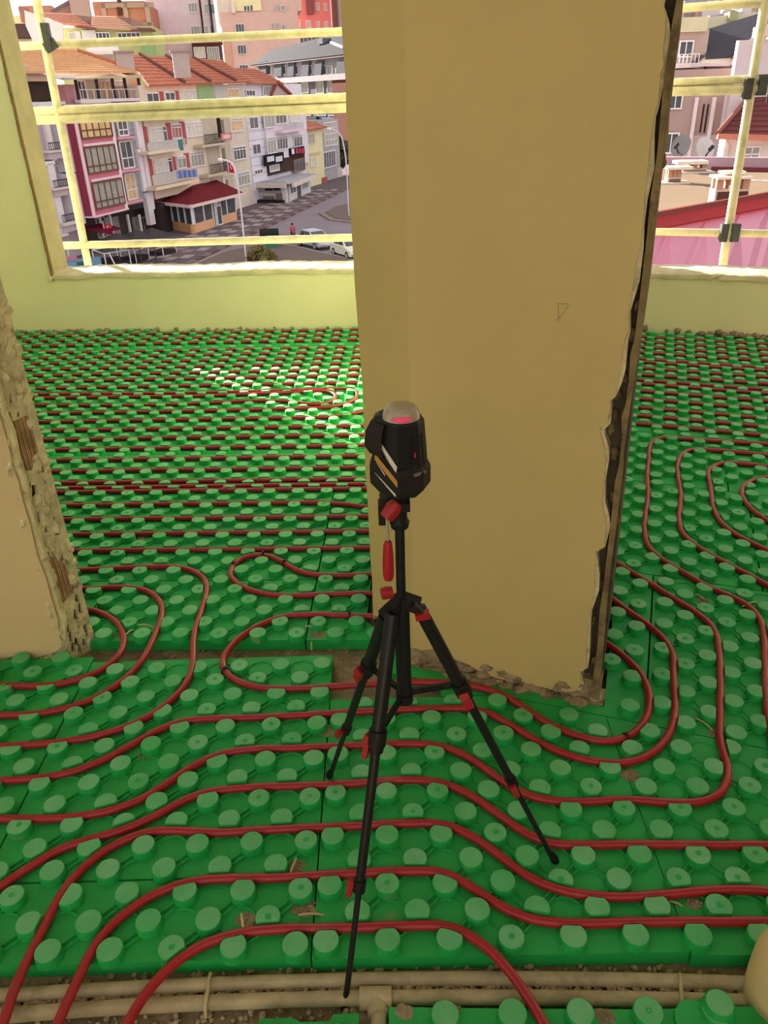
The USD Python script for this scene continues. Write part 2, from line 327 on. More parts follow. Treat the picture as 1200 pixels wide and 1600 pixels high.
for i in range(170):
    a = r.uniform(-.02, wid + .0); n0 = r.uniform(-.02, .012); z = r.uniform(0, .075) * (1 if n0 < 0 else .5)
    s_ = trimesh.creation.icosphere(1, r.uniform(.006, .017)); s_.vertices += r.normal(0, .0022, s_.vertices.shape); s_.vertices *= [1.4, 1, .8]; s_.vertices += Fc.W(a, n0, z); base.m(s_)
part(col, 'broken_footing', base, _mats['earthy_concrete'], kind='stuff')
for k, (x0, y0, x1, y1) in enumerate([(869, 474, 888, 474), (872, 474, 872, 500), (872, 496, 885, 478), (866, 500, 876, 490)]):
    pass
mk = MB()
for a, c in (((870, 474), (889, 475)), ((872, 474), (873, 502)), ((873, 498), (888, 478)), ((868, 502), (875, 494))):
    p, q = Fc.sz(*a), Fc.sz(*c); mk.bar(Fc.W(p[0], .0003, p[1]), Fc.W(q[0], .0003, q[1]), .0009, .0004, up=Fc.n)
part(col, 'pencil_mark', mk, mat('pencil', (.30, .23, .11), .8, .1, 40), label='thin pencil mark on the plaster')

# ---- the broken end of the brick partition on the left
E0, E1 = np.array([-.818, 1.535]), np.array([-.764, 1.612])
Fs = Fr((-2.36, 1.535), (1, 0)); Fe = Fr(E0, E1 - E0); we = np.linalg.norm(E1 - E0)
# the end face looks right (+x): its outward normal is e rotated clockwise
stub = MB().hexa([[-2.36, 1.545, 0], [E0[0] - .012, 1.545, 0], [E1[0] - .018, 1.612, 0], [-2.36, 1.612, 0], [-2.36, 1.545, 2.4], [E0[0] - .012, 1.545, 2.4], [E1[0] - .018, 1.612, 2.4], [-2.36, 1.612, 2.4]])
wl_ = struct('wall_partition', stub, M_hole, 'broken end of a hollow brick wall with beige paint at the left', 'wall')
fr = [(-20, 560), (-4, 640), (6, 672), (17, 712), (19, 730), (28, 750), (36, 785), (47, 820), (58, 868), (72, 905), (80, 935), (85, 950), (90, 967), (92, 990), (97, 1008), (91, 1016), (80, 1021), (68, 1024), (55, 1030), (45, 1026), (30, 1029), (18, 1026), (4, 1032), (-20, 1032)]
P = [Fs.sz(x, y) for x, y in fr]; P = [(P[0][0], 2.4)] + P + [(0.0, P[-1][1]), (0.0, 2.4)]
part(wl_, 'plaster', Fs.slab(MB(), Polygon(P).buffer(0), -.02, 0), M_stubp, label='smooth beige paint on the front of the broken wall')
P2 = [(a, z) for a, z in P]; rp = Polygon([(a + .010 + .004 * math.sin(60 * z), max(z - .012, .012)) if a > 1.0 else (a, max(z - .012, .012)) for a, z in P2]).buffer(0)
part(wl_, 'plaster_rim', Fs.slab(MB(), rp, -.024, -.008), M_rough, label='ragged plaster behind the paint')
def epx(x, y): return Fe.sz(x, y)
skin = Polygon([(0, .0), (we * .5, 0.0), (we, .0), (we, 2.4), (0, 2.4)])
def qd(pts): return Polygon([epx(*p) for p in pts]).buffer(0)
holes = []
for cx, cy, w_, h_ in [(120, 935, 6, 9), (125, 950, 6, 12), (118, 960, 6, 12), (101, 964, 4, 8), (105, 982, 6, 8), (110, 995, 6, 12), (120, 1002, 7, 9), (114, 1012, 6, 12), (133, 982, 6, 10), (136, 994, 5, 8), (131, 1003, 5, 8), (124, 1014, 5, 9), (118, 1026, 5, 8), (108, 1024, 5, 7),
                       (28, 648, 4, 5), (12, 650, 9, 8), (4, 617, 3, 8), (16, 622, 3, 12), (1, 636, 3, 8), (17, 655, 3, 8), (54, 768, 8, 16), (46, 758, 4, 6), (66, 733, 3, 7), (70, 752, 3, 5), (60, 808, 4, 12), (71, 824, 4, 12), (68, 848, 3, 6), (89, 832, 6, 6), (84, 812, 4, 6), (97, 870, 4, 8), (101, 925, 4, 9), (112, 920, 4, 10)]:
    hh = [(cx - w_ * .62 + 1, cy - h_ * .62), (cx + w_ * .62 - 1, cy - h_ * .62 - 1), (cx + w_ * .62 + 1.5, cy + h_ * .62), (cx - w_ * .62 + 1.5, cy + h_ * .62 + 1)]
    holes.append(qd(hh))
clayA = qd([(16, 660), (44, 648), (50, 668), (60, 705), (50, 735), (36, 735), (20, 690)])
clayB = qd([(72, 862), (88, 862), (112, 900), (114, 925), (98, 945), (90, 920)])
sk = skin.difference(unary_union(holes)).difference(clayA).difference(clayB)
part(wl_, 'mortar_skin', Fe.slab(MB(), sk, -.014, 0), M_rough, label='crumbling mortar over the broken wall end')
for cl in (clayA, clayB):
    x0, z0, x1, z1 = cl.bounds
    k = 0; a = x0
    while a < x1:
        g = cl.intersection(sbox(a, z0, a + .0032, z1)); a += .0052
        if g.area > 1e-6: part(wl_, 'clay_rib', Fe.slab(MB(), g, -.014, -.003 + .002 * (k % 2)), M_clay); k += 1
lum = MB(); r = np.random.default_rng(12)
for i in range(520):
    a, z = r.uniform(0, we), r.uniform(0.0, 1.5)
    p = Point(a, z)
    if any(h.buffer(.006).contains(p) for h in holes) or clayA.contains(p) or clayB.contains(p): continue
    s_ = trimesh.creation.icosphere(1, r.uniform(.004, .012)); s_.vertices += r.normal(0, .0014, s_.vertices.shape)
    s_.vertices *= [1, 1, r.uniform(1, 2.4)]; lum.m(trimesh.Trimesh(s_.vertices + Fe.W(a, r.uniform(-.008, -.002), z), s_.faces, process=False))
for i in range(60):
    a = r.uniform(1.2, 1.56); s_ = trimesh.creation.icosphere(1, r.uniform(.008, .018)); s_.vertices += r.normal(0, .0025, s_.vertices.shape)
    lum.m(trimesh.Trimesh(s_.vertices + Fs.W(a, r.uniform(-.03, .0), r.uniform(.0, .03)), s_.faces, process=False))
part(wl_, 'mortar_lumps', lum, M_rough, kind='stuff')
# rubble along the foot of the low walls
rub = MB(); r = np.random.default_rng(21)
for i in range(110):
    s0 = r.choice([r.normal(.28, .12), r.uniform(0, 2.0), r.normal(.45, .2)]); s_ = trimesh.creation.icosphere(1, r.uniform(.006, .016)); s_.vertices += r.normal(0, .002, s_.vertices.shape); rub.m(trimesh.Trimesh(s_.vertices + FLw.W(s0, r.uniform(.0, .03), .03 + r.uniform(0, .018)), s_.faces, process=False))
one('rubble', rub, M_conc, 'crumbs of plaster along the foot of the left low wall', 'rubble', kind='stuff')
rub = MB()
for i in range(60):
    s0 = r.choice([r.normal(.55, .1), r.normal(.5, .2)]); s_ = trimesh.creation.icosphere(1, r.uniform(.008, .019)); s_.vertices += r.normal(0, .0025, s_.vertices.shape); rub.m(trimesh.Trimesh(s_.vertices + FRw.W(s0, r.uniform(.0, .035), .03 + r.uniform(0, .025)), s_.faces, process=False))
one('rubble', rub, M_conc, 'crumbs of plaster along the foot of the right low wall', 'rubble', kind='stuff')

# ================================================================== HEATING PIPES
ZB, ZP, RP, ZT, RS = .0335, .0425, .0082, .052, .0215      # panel top, pipe axis, pipe radius, stud top, stud radius
def px_path(pts):
    P = [bz(x, y, .048 if y > 1000 else np.interp(y, [800, 1000], [.048 if x > 900 else .042, .048])) for x, y in pts]
    for p in P: p[2] = ZP
    P = smooth_path(P)
    for end in (0, -1):
        x, y = pts[end]
        if x < 0 or x > 1200 or y > 1600:
            d = P[0] - P[6] if end == 0 else P[-1] - P[-7]; d /= np.linalg.norm(d); L = .28 if y > 1600 else .5 if P[end][0] < 0 else .42
            E = np.array([P[end] + d * L * k for k in (np.linspace(1, .04, 12) if end == 0 else np.linspace(.04, 1, 12))]); P = np.vstack([E, P] if end == 0 else [P, E])
    return P
def uv(p): return p[:2] @ UL, p[:2] @ VL
curved = {}
C_ = curved
C_['short loop by the broken brick wall'] = [(-25, 1067), (0, 1068), (57, 1069), (100, 1064), (135, 1055), (165, 1040), (186, 1020), (193, 1000), (187, 980), (165, 958), (132, 950), (100, 946)]
C_['second loop out from the broken brick wall'] = [(-25, 1115), (0, 1115), (57, 1112), (105, 1104), (150, 1086), (190, 1062), (215, 1037), (232, 1010), (241, 992), (251, 962), (250, 940), (240, 927), (220, 919), (187, 917), (125, 918), (80, 919)]
C_['third and widest loop round the broken brick wall'] = [(-25, 1165), (0, 1164), (57, 1160), (105, 1155), (150, 1147), (190, 1136), (225, 1120), (260, 1097), (282, 1077), (296, 1052), (301, 1027), (303, 1000), (307, 972), (313, 953), (321, 932), (324, 917), (317, 902), (300, 891), (275, 885), (237, 885), (120, 890), (70, 892)]
C_['from the left edge round the column foot and up'] = [(-25, 1219), (0, 1217), (50, 1214), (100, 1206), (140, 1194), (175, 1177), (212, 1157), (250, 1137), (277, 1127), (300, 1122), (350, 1119), (425, 1117), (475, 1115), (550, 1110), (625, 1106), (700, 1104), (725, 1104), (750, 1107), (775, 1117), (807, 1137), (840, 1154), (870, 1170), (900, 1181), (937, 1187), (975, 1188), (1005, 1182), (1030, 1167), (1045, 1147), (1051, 1125), (1053, 1075), (1054, 1050), (1051, 1020), (1043, 1002), (1028, 986), (1000, 965), (975, 947), (951, 928), (915, 903)]
C_['bending twice before the tripod, then climbing the right bay'] = [(-25, 1277), (0, 1277), (50, 1277), (100, 1274), (150, 1269), (187, 1260), (225, 1242), (262, 1220), (300, 1196), (330, 1180), (357, 1172), (387, 1169), (450, 1167), (475, 1165), (550, 1162), (625, 1160), (670, 1160), (700, 1166), (737, 1185), (775, 1209), (800, 1226), (820, 1238), (840, 1245), (875, 1249), (950, 1247), (1000, 1247), (1025, 1250), (1075, 1252), (1105, 1247), (1125, 1236), (1136, 1220), (1139, 1200), (1133, 1182), (1126, 1160), (1126, 1125), (1127, 1087), (1125, 1050), (1124, 1012), (1121, 992), (1111, 974), (1090, 956), (1050, 931), (1020, 911), (987, 892), (957, 872), (925, 852)]
C_['from the left edge, dipping under the right tripod leg'] = [(-25, 1398), (0, 1382), (25, 1365), (62, 1341), (100, 1322), (137, 1309), (175, 1299), (212, 1286), (250, 1267), (275, 1255), (300, 1242), (325, 1234), (362, 1230), (425, 1227), (487, 1224), (550, 1221), (600, 1218), (650, 1217), (680, 1217), (705, 1225), (737, 1242), (775, 1267), (800, 1284), (825, 1301), (850, 1312), (875, 1317), (925, 1317), (1000, 1316), (1050, 1317), (1230, 1317)]
C_['leftmost of those leaving at the bottom'] = [(-15, 1645), (5, 1590), (22, 1545), (37, 1502), (57, 1468), (75, 1432), (92, 1400), (112, 1371), (137, 1346), (170, 1322), (205, 1305), (237, 1297), (300, 1297), (325, 1297), (400, 1295), (475, 1291), (550, 1288), (650, 1284), (687, 1284), (712, 1291), (750, 1314), (787, 1338), (810, 1355), (837, 1372), (875, 1389), (912, 1396), (950, 1396), (1050, 1394), (1230, 1394)]
C_['second from the left leaving at the bottom'] = [(75, 1640), (88, 1600), (100, 1567), (121, 1533), (130, 1503), (147, 1475), (175, 1442), (212, 1412), (250, 1390), (287, 1377), (325, 1372), (400, 1369), (475, 1366), (550, 1362), (650, 1359), (687, 1359), (710, 1367), (750, 1394), (800, 1421), (837, 1434), (875, 1439), (950, 1439), (1050, 1437), (1230, 1437)]
C_['front arch with both ends leaving at the bottom'] = [(180, 1640), (200, 1596), (221, 1558), (250, 1521), (275, 1500), (312, 1477), (350, 1460), (375, 1454), (425, 1451), (500, 1447), (550, 1446), (650, 1444), (695, 1444), (720, 1451), (750, 1470), (783, 1498), (817, 1547), (850, 1593), (875, 1640)]
C_['S shaped run from the column foot past the tripod'] = [(625, 960), (582, 961), (545, 960), (470, 959), (445, 961), (420, 969), (395, 980), (372, 996), (356, 1014), (347, 1030), (351, 1045), (362, 1056), (380, 1065), (405, 1071), (425, 1074), (450, 1073), (525, 1069), (587, 1066), (640, 1064), (700, 1064), (730, 1067), (762, 1075), (790, 1085), (812, 1100), (840, 1117), (875, 1135), (900, 1146), (925, 1153), (950, 1156), (975, 1151), (1000, 1133), (1012, 1112), (1015, 1090), (1011, 1067), (1000, 1047), (982, 1030), (962, 1012), (941, 997), (905, 975)]
C_['tear shaped loop tied with black ties left of the column'] = [(640, 926), (580, 926), (495, 928), (445, 929), (415, 927), (387, 919), (368, 907), (360, 895), (365, 882), (382, 871), (405, 866), (420, 869), (445, 880), (470, 892), (490, 897), (520, 898), (580, 897), (640, 896)]
C_['outermost of the upright bends in the right bay'] = [(1260, 698), (1200, 692), (1150, 689), (1100, 686), (1060, 683), (1040, 682), (1027, 684), (1018, 692), (1014, 715), (1012, 735), (1012, 750), (1012, 770), (1011, 795), (1008, 815), (1007, 832), (1011, 847), (1020, 859), (1040, 875), (1075, 896), (1112, 917), (1152, 934), (1175, 948), (1187, 965), (1194, 992), (1196, 1025), (1197, 1075), (1200, 1110), (1207, 1150)]
C_['second upright bend in the right bay'] = [(1260, 714), (1200, 709), (1125, 702), (1087, 701), (1072, 703), (1063, 712), (1060, 725), (1059, 740), (1062, 755), (1064, 775), (1062, 800), (1062, 817), (1070, 835), (1090, 852), (1125, 872), (1162, 892), (1200, 912), (1250, 940)]
C_['third upright bend in the right bay'] = [(1260, 733), (1200, 727), (1150, 722), (1125, 723), (1112, 729), (1107, 739), (1110, 757), (1114, 780), (1117, 800), (1126, 813), (1145, 829), (1175, 846), (1200, 858), (1250, 885)]
C_['innermost upright bend at the right edge'] = [(1250, 744), (1210, 743), (1187, 746), (1172, 750), (1162, 758), (1161, 772), (1169, 787), (1182, 800), (1200, 811), (1245, 838)]
C_['inner hairpin in the sunlit patch'] = [(-40, 623), (60, 622), (200, 620), (300, 619), (417, 615), (450, 614), (483, 612), (508, 611.5), (519, 614), (524, 620), (519, 627), (503, 631), (483, 632), (467, 629), (440, 627), (380, 627), (300, 631), (60, 633), (-40, 634)]
C_['outer hairpin in the sunlit patch'] = [(-40, 617), (60, 616), (300, 614), (420, 611), (500, 609), (538, 608), (552, 610), (558, 617), (552, 626), (533, 633), (508, 637), (480, 638.5), (450, 639), (300, 642.5), (60, 646), (-40, 647)]
paths = []
for lab, pts in curved.items(): paths.append((lab, px_path(pts)))
# straight runs of the left bay: (v along the bay, from u to u)
rowsL = [4.44, 4.335, 4.235, 4.09, 3.997, 3.897, 3.802, 3.702, 3.607, 3.507, 3.061, 2.961, 2.862, 2.762, 2.66, 2.56, 2.464, 2.421, 2.385, 2.288, 2.187, 2.088, 1.988]
ordn = ['first', 'second', 'third', 'fourth', 'fifth', 'sixth', 'seventh', 'eighth', 'ninth', 'tenth', 'eleventh', 'twelfth', 'thirteenth', 'fourteenth', 'fifteenth', 'sixteenth', 'seventeenth', 'eighteenth', 'nineteenth', 'twentieth', 'twenty-first', 'twenty-second', 'twenty-third']
def uvp(U, V, a, b, z=ZP): return np.array([*(U * a + V * b), z])
for i, v in enumerate(rowsL):
    ur = .55 if v > 3.4 else .30
    ul = -2.42 if v > 2.7 else (-2.35 if v > 2.3 else -2.3)
    n = 26; us = np.linspace(ul, ur, n); r = np.random.default_rng(300 + i)
    wob = np.cumsum(r.normal(0, .0006, n)); wob -= np.linspace(0, wob[-1], n)
    P = np.array([uvp(UL, VL, a, v + d) for a, d in zip(us, wob)])
    if i == 3: P = np.array([uvp(UL, VL, a, v + d + .055 * max(0, min(1, (-1.95 - a) / .18))) for a, d in zip(us, wob)])
    if abs(v - 3.061) < .001: P = np.array([uvp(UL, VL, a, v + d + .10 * max(0, min(1, (a + .36) / .2)) ** 1.3) for a, d in zip(us, wob)])
    if abs(v - 2.288) < .001: P = np.array([uvp(UL, VL, a, v + d - .05 * max(0, min(1, (a + .27) / .15))) for a, d in zip(us, wob)])
    paths.append((f'straight run, {ordn[i]} from the low wall in the left bay', P))
rowsR = [4.38, 4.275, 4.18, 4.083, 3.97, 3.928, 3.824, 3.726, 3.648, 3.594, 3.492, 3.388, 3.283, 3.185, 3.094]
for i, v in enumerate(rowsR):
    n = 18; us = np.linspace(-.75 if v > 3.7 else -.45, 1.25 if v < 4.1 else 1.1, n); r = np.random.default_rng(400 + i)
    wob = np.cumsum(r.normal(0, .0006, n)); wob -= np.linspace(0, wob[-1], n)
    paths.append((f'straight run, {ordn[i]} from the low wall in the right bay', np.array([uvp(UR, VR, a, v - .016 + d) for a, d in zip(us, wob)])))
for lab, P in paths:
    near = P[:, 1].min() < 1.9
    # crossing the open channel at the front the pipe rides over the water pipes
    lab2 = ('red heating pipe, ' + lab)
    one('heating_pipe', tube(P, RP, 10 if near else 8), M_pipe, lab2, 'pipe', smooth=True, group='red heating pipes clipped between the studs')
cutlines = unary_union([LineString(P[:, :2]).buffer(.0086, quad_segs=2) for _, P in paths])
from shapely.strtree import STRtree
cuts = [LineString(P[:, :2]).simplify(.0006).buffer(.0086, quad_segs=2) for _, P in paths]; cut_tree = STRtree(cuts)

# ================================================================== GREEN FOAM PANELS
col_fp = Polygon([A0 + Fc.n[:2] * .004, B0 + Fc.n[:2] * .004 + Fc.e[:2] * .004, bkr, bk, L0]).buffer(.004)
stub_fp = Polygon([(-2.5, 1.533), (E0[0] + .004, 1.533), (E1[0] + .004, 1.614), (-2.5, 1.614)]).buffer(.006)
wallL = Polygon([tuple(FLw.W(a, n, 0)[:2]) for a, n in ((-1.2, -1), (-1.2, .012), (2.6, .012), (2.6, -1))])
wallR = Polygon([tuple(FRw.W(a, n, 0)[:2]) for a, n in ((0, -1), (0, .012), (2.1, .012), (2.1, -1))])
pier = Polygon([tuple(FRw.W(a, n, 0)[:2]) for a, n in ((-1.15, -1), (-1.15, .03), (0, .03), (0, -1))])
inner_fp = Polygon([(.115, 1.95), (.525, 1.79), (1.055, 4.31), (.295, 4.56)]).buffer(.004)
BLOCK = unary_union([inner_fp, col_fp, stub_fp, wallL, wallR, pier])
def frame(th):
    t = math.radians(th); u = np.array([math.cos(t), math.sin(t)]); return u, np.array([-u[1], u[0]])
def proj(p):
    d = np.asarray(p, float) - CAM; z = d @ cF; return 600 + FPX * (d @ cR) / z, 800 - FPX * (d @ cU) / z
def hidden(p):
    x, y = proj(p)
    if y < 1075 and 545 + .040 * y < x < 1055 - .1145 * y: return True
    if y < 1020 and x < 8 + .27 * (y - 600): return True
    return not (-40 < x < 1240 and y < 1640)
def stud_mesh(poly, h, n=0, seed=0):
    c = np.array(poly.exterior.coords)[:-1]
    if Polygon(c).exterior.is_ccw is False: c = c[::-1]
    o = np.array(poly.representative_point().coords[0]) if False else c.mean(0)
    r = np.random.default_rng(seed); k = len(c); d = c - o
    rings = [(1.07, ZB - .001), (1.0, h - .0024), (.985, h - .0008), (.93, h)]
    V = []
    for s, z in rings: V.append(np.c_[o + d * s, np.full(k, z) + (r.normal(0, .0003, k) if z == h else 0)])
    V = np.vstack(V + [np.array([[*o, h + .0006]])]); F = []
    for q in range(3):
        for j in range(k):
            a, b = q * k + j, q * k + (j + 1) % k; F += [[a, b, b + k], [a, b + k, a + k]]
    for j in range(k): F.append([3 * k + j, 3 * k + (j + 1) % k, 4 * k])
    return V, np.array(F)
def relief(mb, u, v, sites, clip):
    pass
n_st = 0
def panel(label, th, u0, u1, v0, v1, ou, ov, ribs=True, clip=None, dv=.515, group=None, extra=None):
    global n_st
    u, v = frame(th); g = .0011
    R = Polygon([u * a + v * b for a, b in ((u0 + g, v0 + g), (u1 - g, v0 + g), (u1 - g, v1 - g), (u0 + g, v1 - g))])
    if clip is not None: R = R.intersection(clip)
    R = R.difference(BLOCK)
    if R.is_empty: return
    if R.geom_type == 'MultiPolygon': R = max(R.geoms, key=lambda q: q.area)
    if R.area < .0006: return
    c = R.centroid; t = thing('insulation_board', label, 'insulation board', (c.x, c.y, 0.0), group=group or 'green studded floor panels')
    part(t, 'base_sheet', extrude(R.simplify(.0004), ZB - .002, .002), M_panel)
    inner = R.buffer(-.006); sites = []; lost = MB(); rib = MB()
    rr = np.random.default_rng(int(abs(u0 * 1000 + v0 * 777)) + 5)
    for half in (0, 1):
        for i in range(int(u0 / .1) - 3, int(u1 / .1) + 4):
            for j in range(int(v0 / .1) - 3, int(v1 / .1) + 4):
                a, b = ou + .1 * (i + .5 * half), ov + .1 * (j + dv * half)
                if not (u0 - .02 < a < u1 + .02 and v0 - .02 < b < v1 + .02): continue
                p = u * a + v * b
                far = p[1] > 2.7
                if ribs and not far and u0 + .02 < a < u1 - .02:
                    # two thin ridges along the diagonal and a thin ring in the hollow beside each stud
                    q = u * (a + .05) + v * (b + .0515 if not half else b + .0485); dd = (q - p) / np.linalg.norm(q - p); nn = np.array([-dd[1], dd[0]])
                    if inner.contains(LineString([p, q])):
                        for sgn in (-1, 1):
                            A_, B_ = p + dd * .019 + nn * sgn * .0055, q - dd * .019 + nn * sgn * .0055
                            rib.bar([*A_, ZB + .0006], [*B_, ZB + .0006], .0026, .0085)
                    cc = u * (a + .05) + v * b
                    if inner.buffer(-.03).contains(Point(cc)):
                        k = 18; an = np.arange(k + 1) * 2 * np.pi / k; V = []
                        for rad, z in ((.0282, ZB), (.0294, ZB + .0030), (.0310, ZB + .0030), (.0322, ZB)):
                            V.append(np.c_[cc[0] + rad * np.cos(an), cc[1] + rad * np.sin(an), np.full(k + 1, z)])
                        F = []
                        for q_ in range(3):
                            for m_ in range(k): F.append([q_ * (k + 1) + m_, (q_ + 1) * (k + 1) + m_, (q_ + 1) * (k + 1) + m_ + 1, q_ * (k + 1) + m_ + 1])
                        rib.add(np.vstack(V), np.array(F)[:, ::-1])
                if not inner.contains(Point(p)): continue
                P = Point(p).buffer(RS + rr.normal(0, .0003), quad_segs=3 if far else 6)
                for ci in cut_tree.query(P):
                    if P.intersects(cuts[ci]): P = P.difference(cuts[ci])
                if P.is_empty: continue
                if P.geom_type == 'MultiPolygon': P = max(P.geoms, key=lambda z: z.area)
                if P.area < .00045: continue
                P = P.simplify(.0002)
                m = stud_mesh(P, ZT + rr.normal(0, .0005), seed=int(a * 1e4) % 9999)
                if hidden([*p, ZT]): lost.add(*m); continue
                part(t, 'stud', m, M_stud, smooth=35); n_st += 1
                if ribs and not far and rr.random() < .3:   # moulded ring or nipple on some stud tops
                    k = MB(); k.add(*lathe([(0, -.001), (.0055, -.0005), (.0046, .0013), (0, .0008)], [*p, ZT], 10)); rib.add(*k.get())
    part(t, 'moulded_rib', rib, M_panel, kind='stuff')
    part(t, 'hidden_stud', lost, M_stud, kind='stuff')
    return t
halfR = Polygon([UR * a + VR * b for a, b in ((-2, 0), (3, 0), (3, 1.345), (-2, 1.345))])
panel('green studded panel at the front under the left half of the picture, biggest one there', -.3, -.742, -.145, .893, 1.502, .032, .052)
panel('narrow green panel strip along the earth channel at the front left', -.3, -.742, -.145, .742, .891, .08, .004)
panel('green panel at the left picture edge in front of the broken brick wall', -.3, -1.36, -.744, .893, 1.522, .032, .052)
panel('narrow green strip at the left edge beside the earth channel', -.3, -1.36, -.744, .742, .891, .08, .004)
uF_, vF_ = frame(-.3)
panel('green studded panel under the front legs of the tripod', -.7, -.155, .458, .738, 1.342, .024, .008, clip=Polygon([uF_ * a + vF_ * b for a, b in ((-.1435, .3), (2, .3), (2, 3), (-.1435, 3))]).intersection(halfR))
uA_, vA_ = frame(-.7)
rightA = Polygon([uA_ * a + vA_ * b for a, b in ((.4585, .3), (2, .3), (2, 3), (.4585, 3))])
panel('green panel at the front right, its near edge on the earth channel', -1.9, .42, 1.05, .742, 1.9, .008, .016, clip=halfR.intersection(rightA))
panel('cut wedge of green panel at the right foot of the column', -.7, .10, .457, 1.343, 1.6, .024, .008, clip=halfR)
panel('turned green panel close against the right foot of the column', -19.6, -.495, .104, 1.347, 1.957, .02, .028)
panel('turned green panel right of the column crossed by three red pipe bends', -19.6, .106, .705, 1.347, 1.957, .036, .008)
panel('turned green panel at the right edge beyond the three bends', -19.6, .707, 1.30, 1.347, 1.957, .036, .008)
panel('turned green panel behind the column foot, two upright pipes on it', -19.6, -.212, .387, 1.959, 2.557, .048, .08)
panel('turned green panel at the right edge with the innermost upright bend', -19.6, .389, .99, 1.959, 2.557, .048, .08)
panel('turned green panel with the top corners of the two left upright bends', -19.6, -.27, .329, 2.559, 3.02, .092, .092)
panel('turned green panel at the right edge with the top of the third upright bend', -19.6, .331, .93, 2.559, 3.02, .092, .092)
for k, (a, b) in enumerate(((-.6, -.05), (-.05, .55), (.55, 1.15))):
    w_ = ('next to the column', 'in the middle', 'towards the right edge')[k]
    panel(f'right bay panel, third row from the wall, {w_}', -19.6, a, b, 3.022, 3.638, .084, .048)
    panel(f'right bay panel, second row from the wall, {w_}', -19.6, a - .1, b - .1 if k < 2 else 1.15, 3.640, 3.945, .03, .035)
    panel(f'right bay panel along the low wall, {w_}', -19.6, a, b, 3.947, 4.52, .02, .037)
for k, (a, b) in enumerate(((-1.48, -.883), (-.881, -.283), (-.281, .33))):
    w_ = ('beside the broken brick wall', 'in the middle of the left bay', 'against the left face of the column')[k]
    panel(f'green panel behind the bare floor gap, {w_}', -2.6, a, b, 1.553, 1.83, .046, .012)
    panel(f'green panel one row behind the bare floor gap, {w_}', -2.6, a, b, 1.832, 2.4205, .046, .012)
def uoff(x, y): return (bz(x, y, ZT)[:2] @ UL) - .05
uG, uH = uoff(439, 589.5) % .1, uoff(433, 519) % .1
for k, (a, b) in enumerate(((-2.42, -1.9), (-1.9, -1.3), (-1.3, -.7), (-.7, -.1), (-.1, .5))):
    w_ = ('furthest left', 'second from the left', 'third from the left', 'fourth from the left', 'running in behind the column')[k]
    panel(f'green strip by the three close pipes, {w_}', -2.6, a, b, 2.4215, 2.722, .008, .0335, ribs=False)
    panel(f'green panel in the middle depth of the left bay, {w_}', -2.6, a, b, 2.724, 3.398, .012, .084, ribs=False)
    panel(f'green panel second from the low wall of the left bay, {w_}', -2.6, a, b, 3.400, 4.16, uG, .025, ribs=False)
    panel(f'green panel along the low wall of the left bay, {w_}', -2.6, a, b, 4.162, 4.56, uH, .06, ribs=False)
# pieces of panel this side of the earth channel
def rect_clip(pts): return Polygon([tuple(bz(x, y, ZB)[:2]) for x, y in pts])
panel('cut green panel this side of the earth channel with dusty crowns, bottom right', -1.0, -.03, .70, .42, .70, .055, .043, clip=rect_clip([(604, 1573), (800, 1576), (1010, 1577), (1190, 1572), (1280, 1800), (600, 1800)]))
panel('small torn green scrap at the bottom beside the front tripod foot', -1.0, -.26, -.055, .42, .70, .045, .06, clip=rect_clip([(404, 1592), (455, 1590), (470, 1597), (515, 1596), (520, 1585), (560, 1583), (566, 1800), (404, 1800)]))
t = thing('foam_piece', 'broken green stud standing proud at the bottom right corner', 'foam scrap', bz(1120, 1590, .03))
part(t, 'stud', lathe([(.03, 0), (.024, .022), (.0215, .036), (.019, .0385), (0, .039)], bz(1120, 1596, .025) + [0, .006, 0], 18), M_stud, smooth=35)
part(t, 'torn_foot', extrude(Point(*bz(1085, 1602, .03)[:2]).buffer(.03, quad_segs=3), .014, .03), M_panel)
# dust and mortar caught on the crowns
for x, y, s_, lb in [(1022, 911, .02, 'straw coloured smear in a hollow right of the column'), (946, 918, .020, 'striped straw scrap beside the column edge'), (1099, 939, .02, 'beige crumb patch among the studs of the right bay'), (985, 1212, .026, 'dried mortar patch by the seam in front of the column'), (1122, 1148, .022, 'beige scrap with a cut straw beside the climbing pipe'), (462, 1353, .02, 'beige dirt spot above the dark seam'), (475, 1420, .026, 'beige dirt spot beside the straw tie near the seam'), (385, 1437, .02, 'beige dirt around the upright straw tie'), (496, 992, .022, 'beige mortar smear with a straw end on the panel corner'), (222, 1180, .014, 'small mortar crumbs beside the fourth pipe'), (178, 992, .02, 'straw rubbish at the foot of the brick wall'), (352, 770, .012, 'pale mortar crumb standing on a stud in the left bay'), (1085, 1412, .014, 'dry straw scrap near the right tripod foot'), (220, 842, .015, 'straw scrap across a stud in the left bay'), (508, 1143, .024, 'sandy patch beside the rear tripod leg'), (632, 1581, .016, 'beige dust at the corner of the cut front panel'), (705, 1579, .014, 'beige dust on the back edge of the cut front panel'), (945, 1588, .016, 'beige dust on the right half of the cut front panel')]:
    c = bz(x, y, ZB); r = np.random.default_rng(int(x + y)); k = 14; an = np.arange(k) * 2 * np.pi / k
    rad = s_ * .8 * (1 + r.normal(0, .16, k)); P = Polygon(np.c_[c[0] + rad * np.cos(an), c[1] + .7 * rad * np.sin(an)]).buffer(.005).buffer(-.003)
    mb = extrude(P, .0007, ZB)
    for q in range(9):
        s2 = trimesh.creation.icosphere(1, r.uniform(.0012, .0035)); s2.vertices += [c[0] + r.normal(0, s_ * .4), c[1] + r.normal(0, s_ * .3), ZB + .001 + (.022 if (x, y) == (352, 770) else 0)]; mb.m(s2)
    one('mortar_crumb', mb, M_conc, lb, 'debris', kind='stuff')
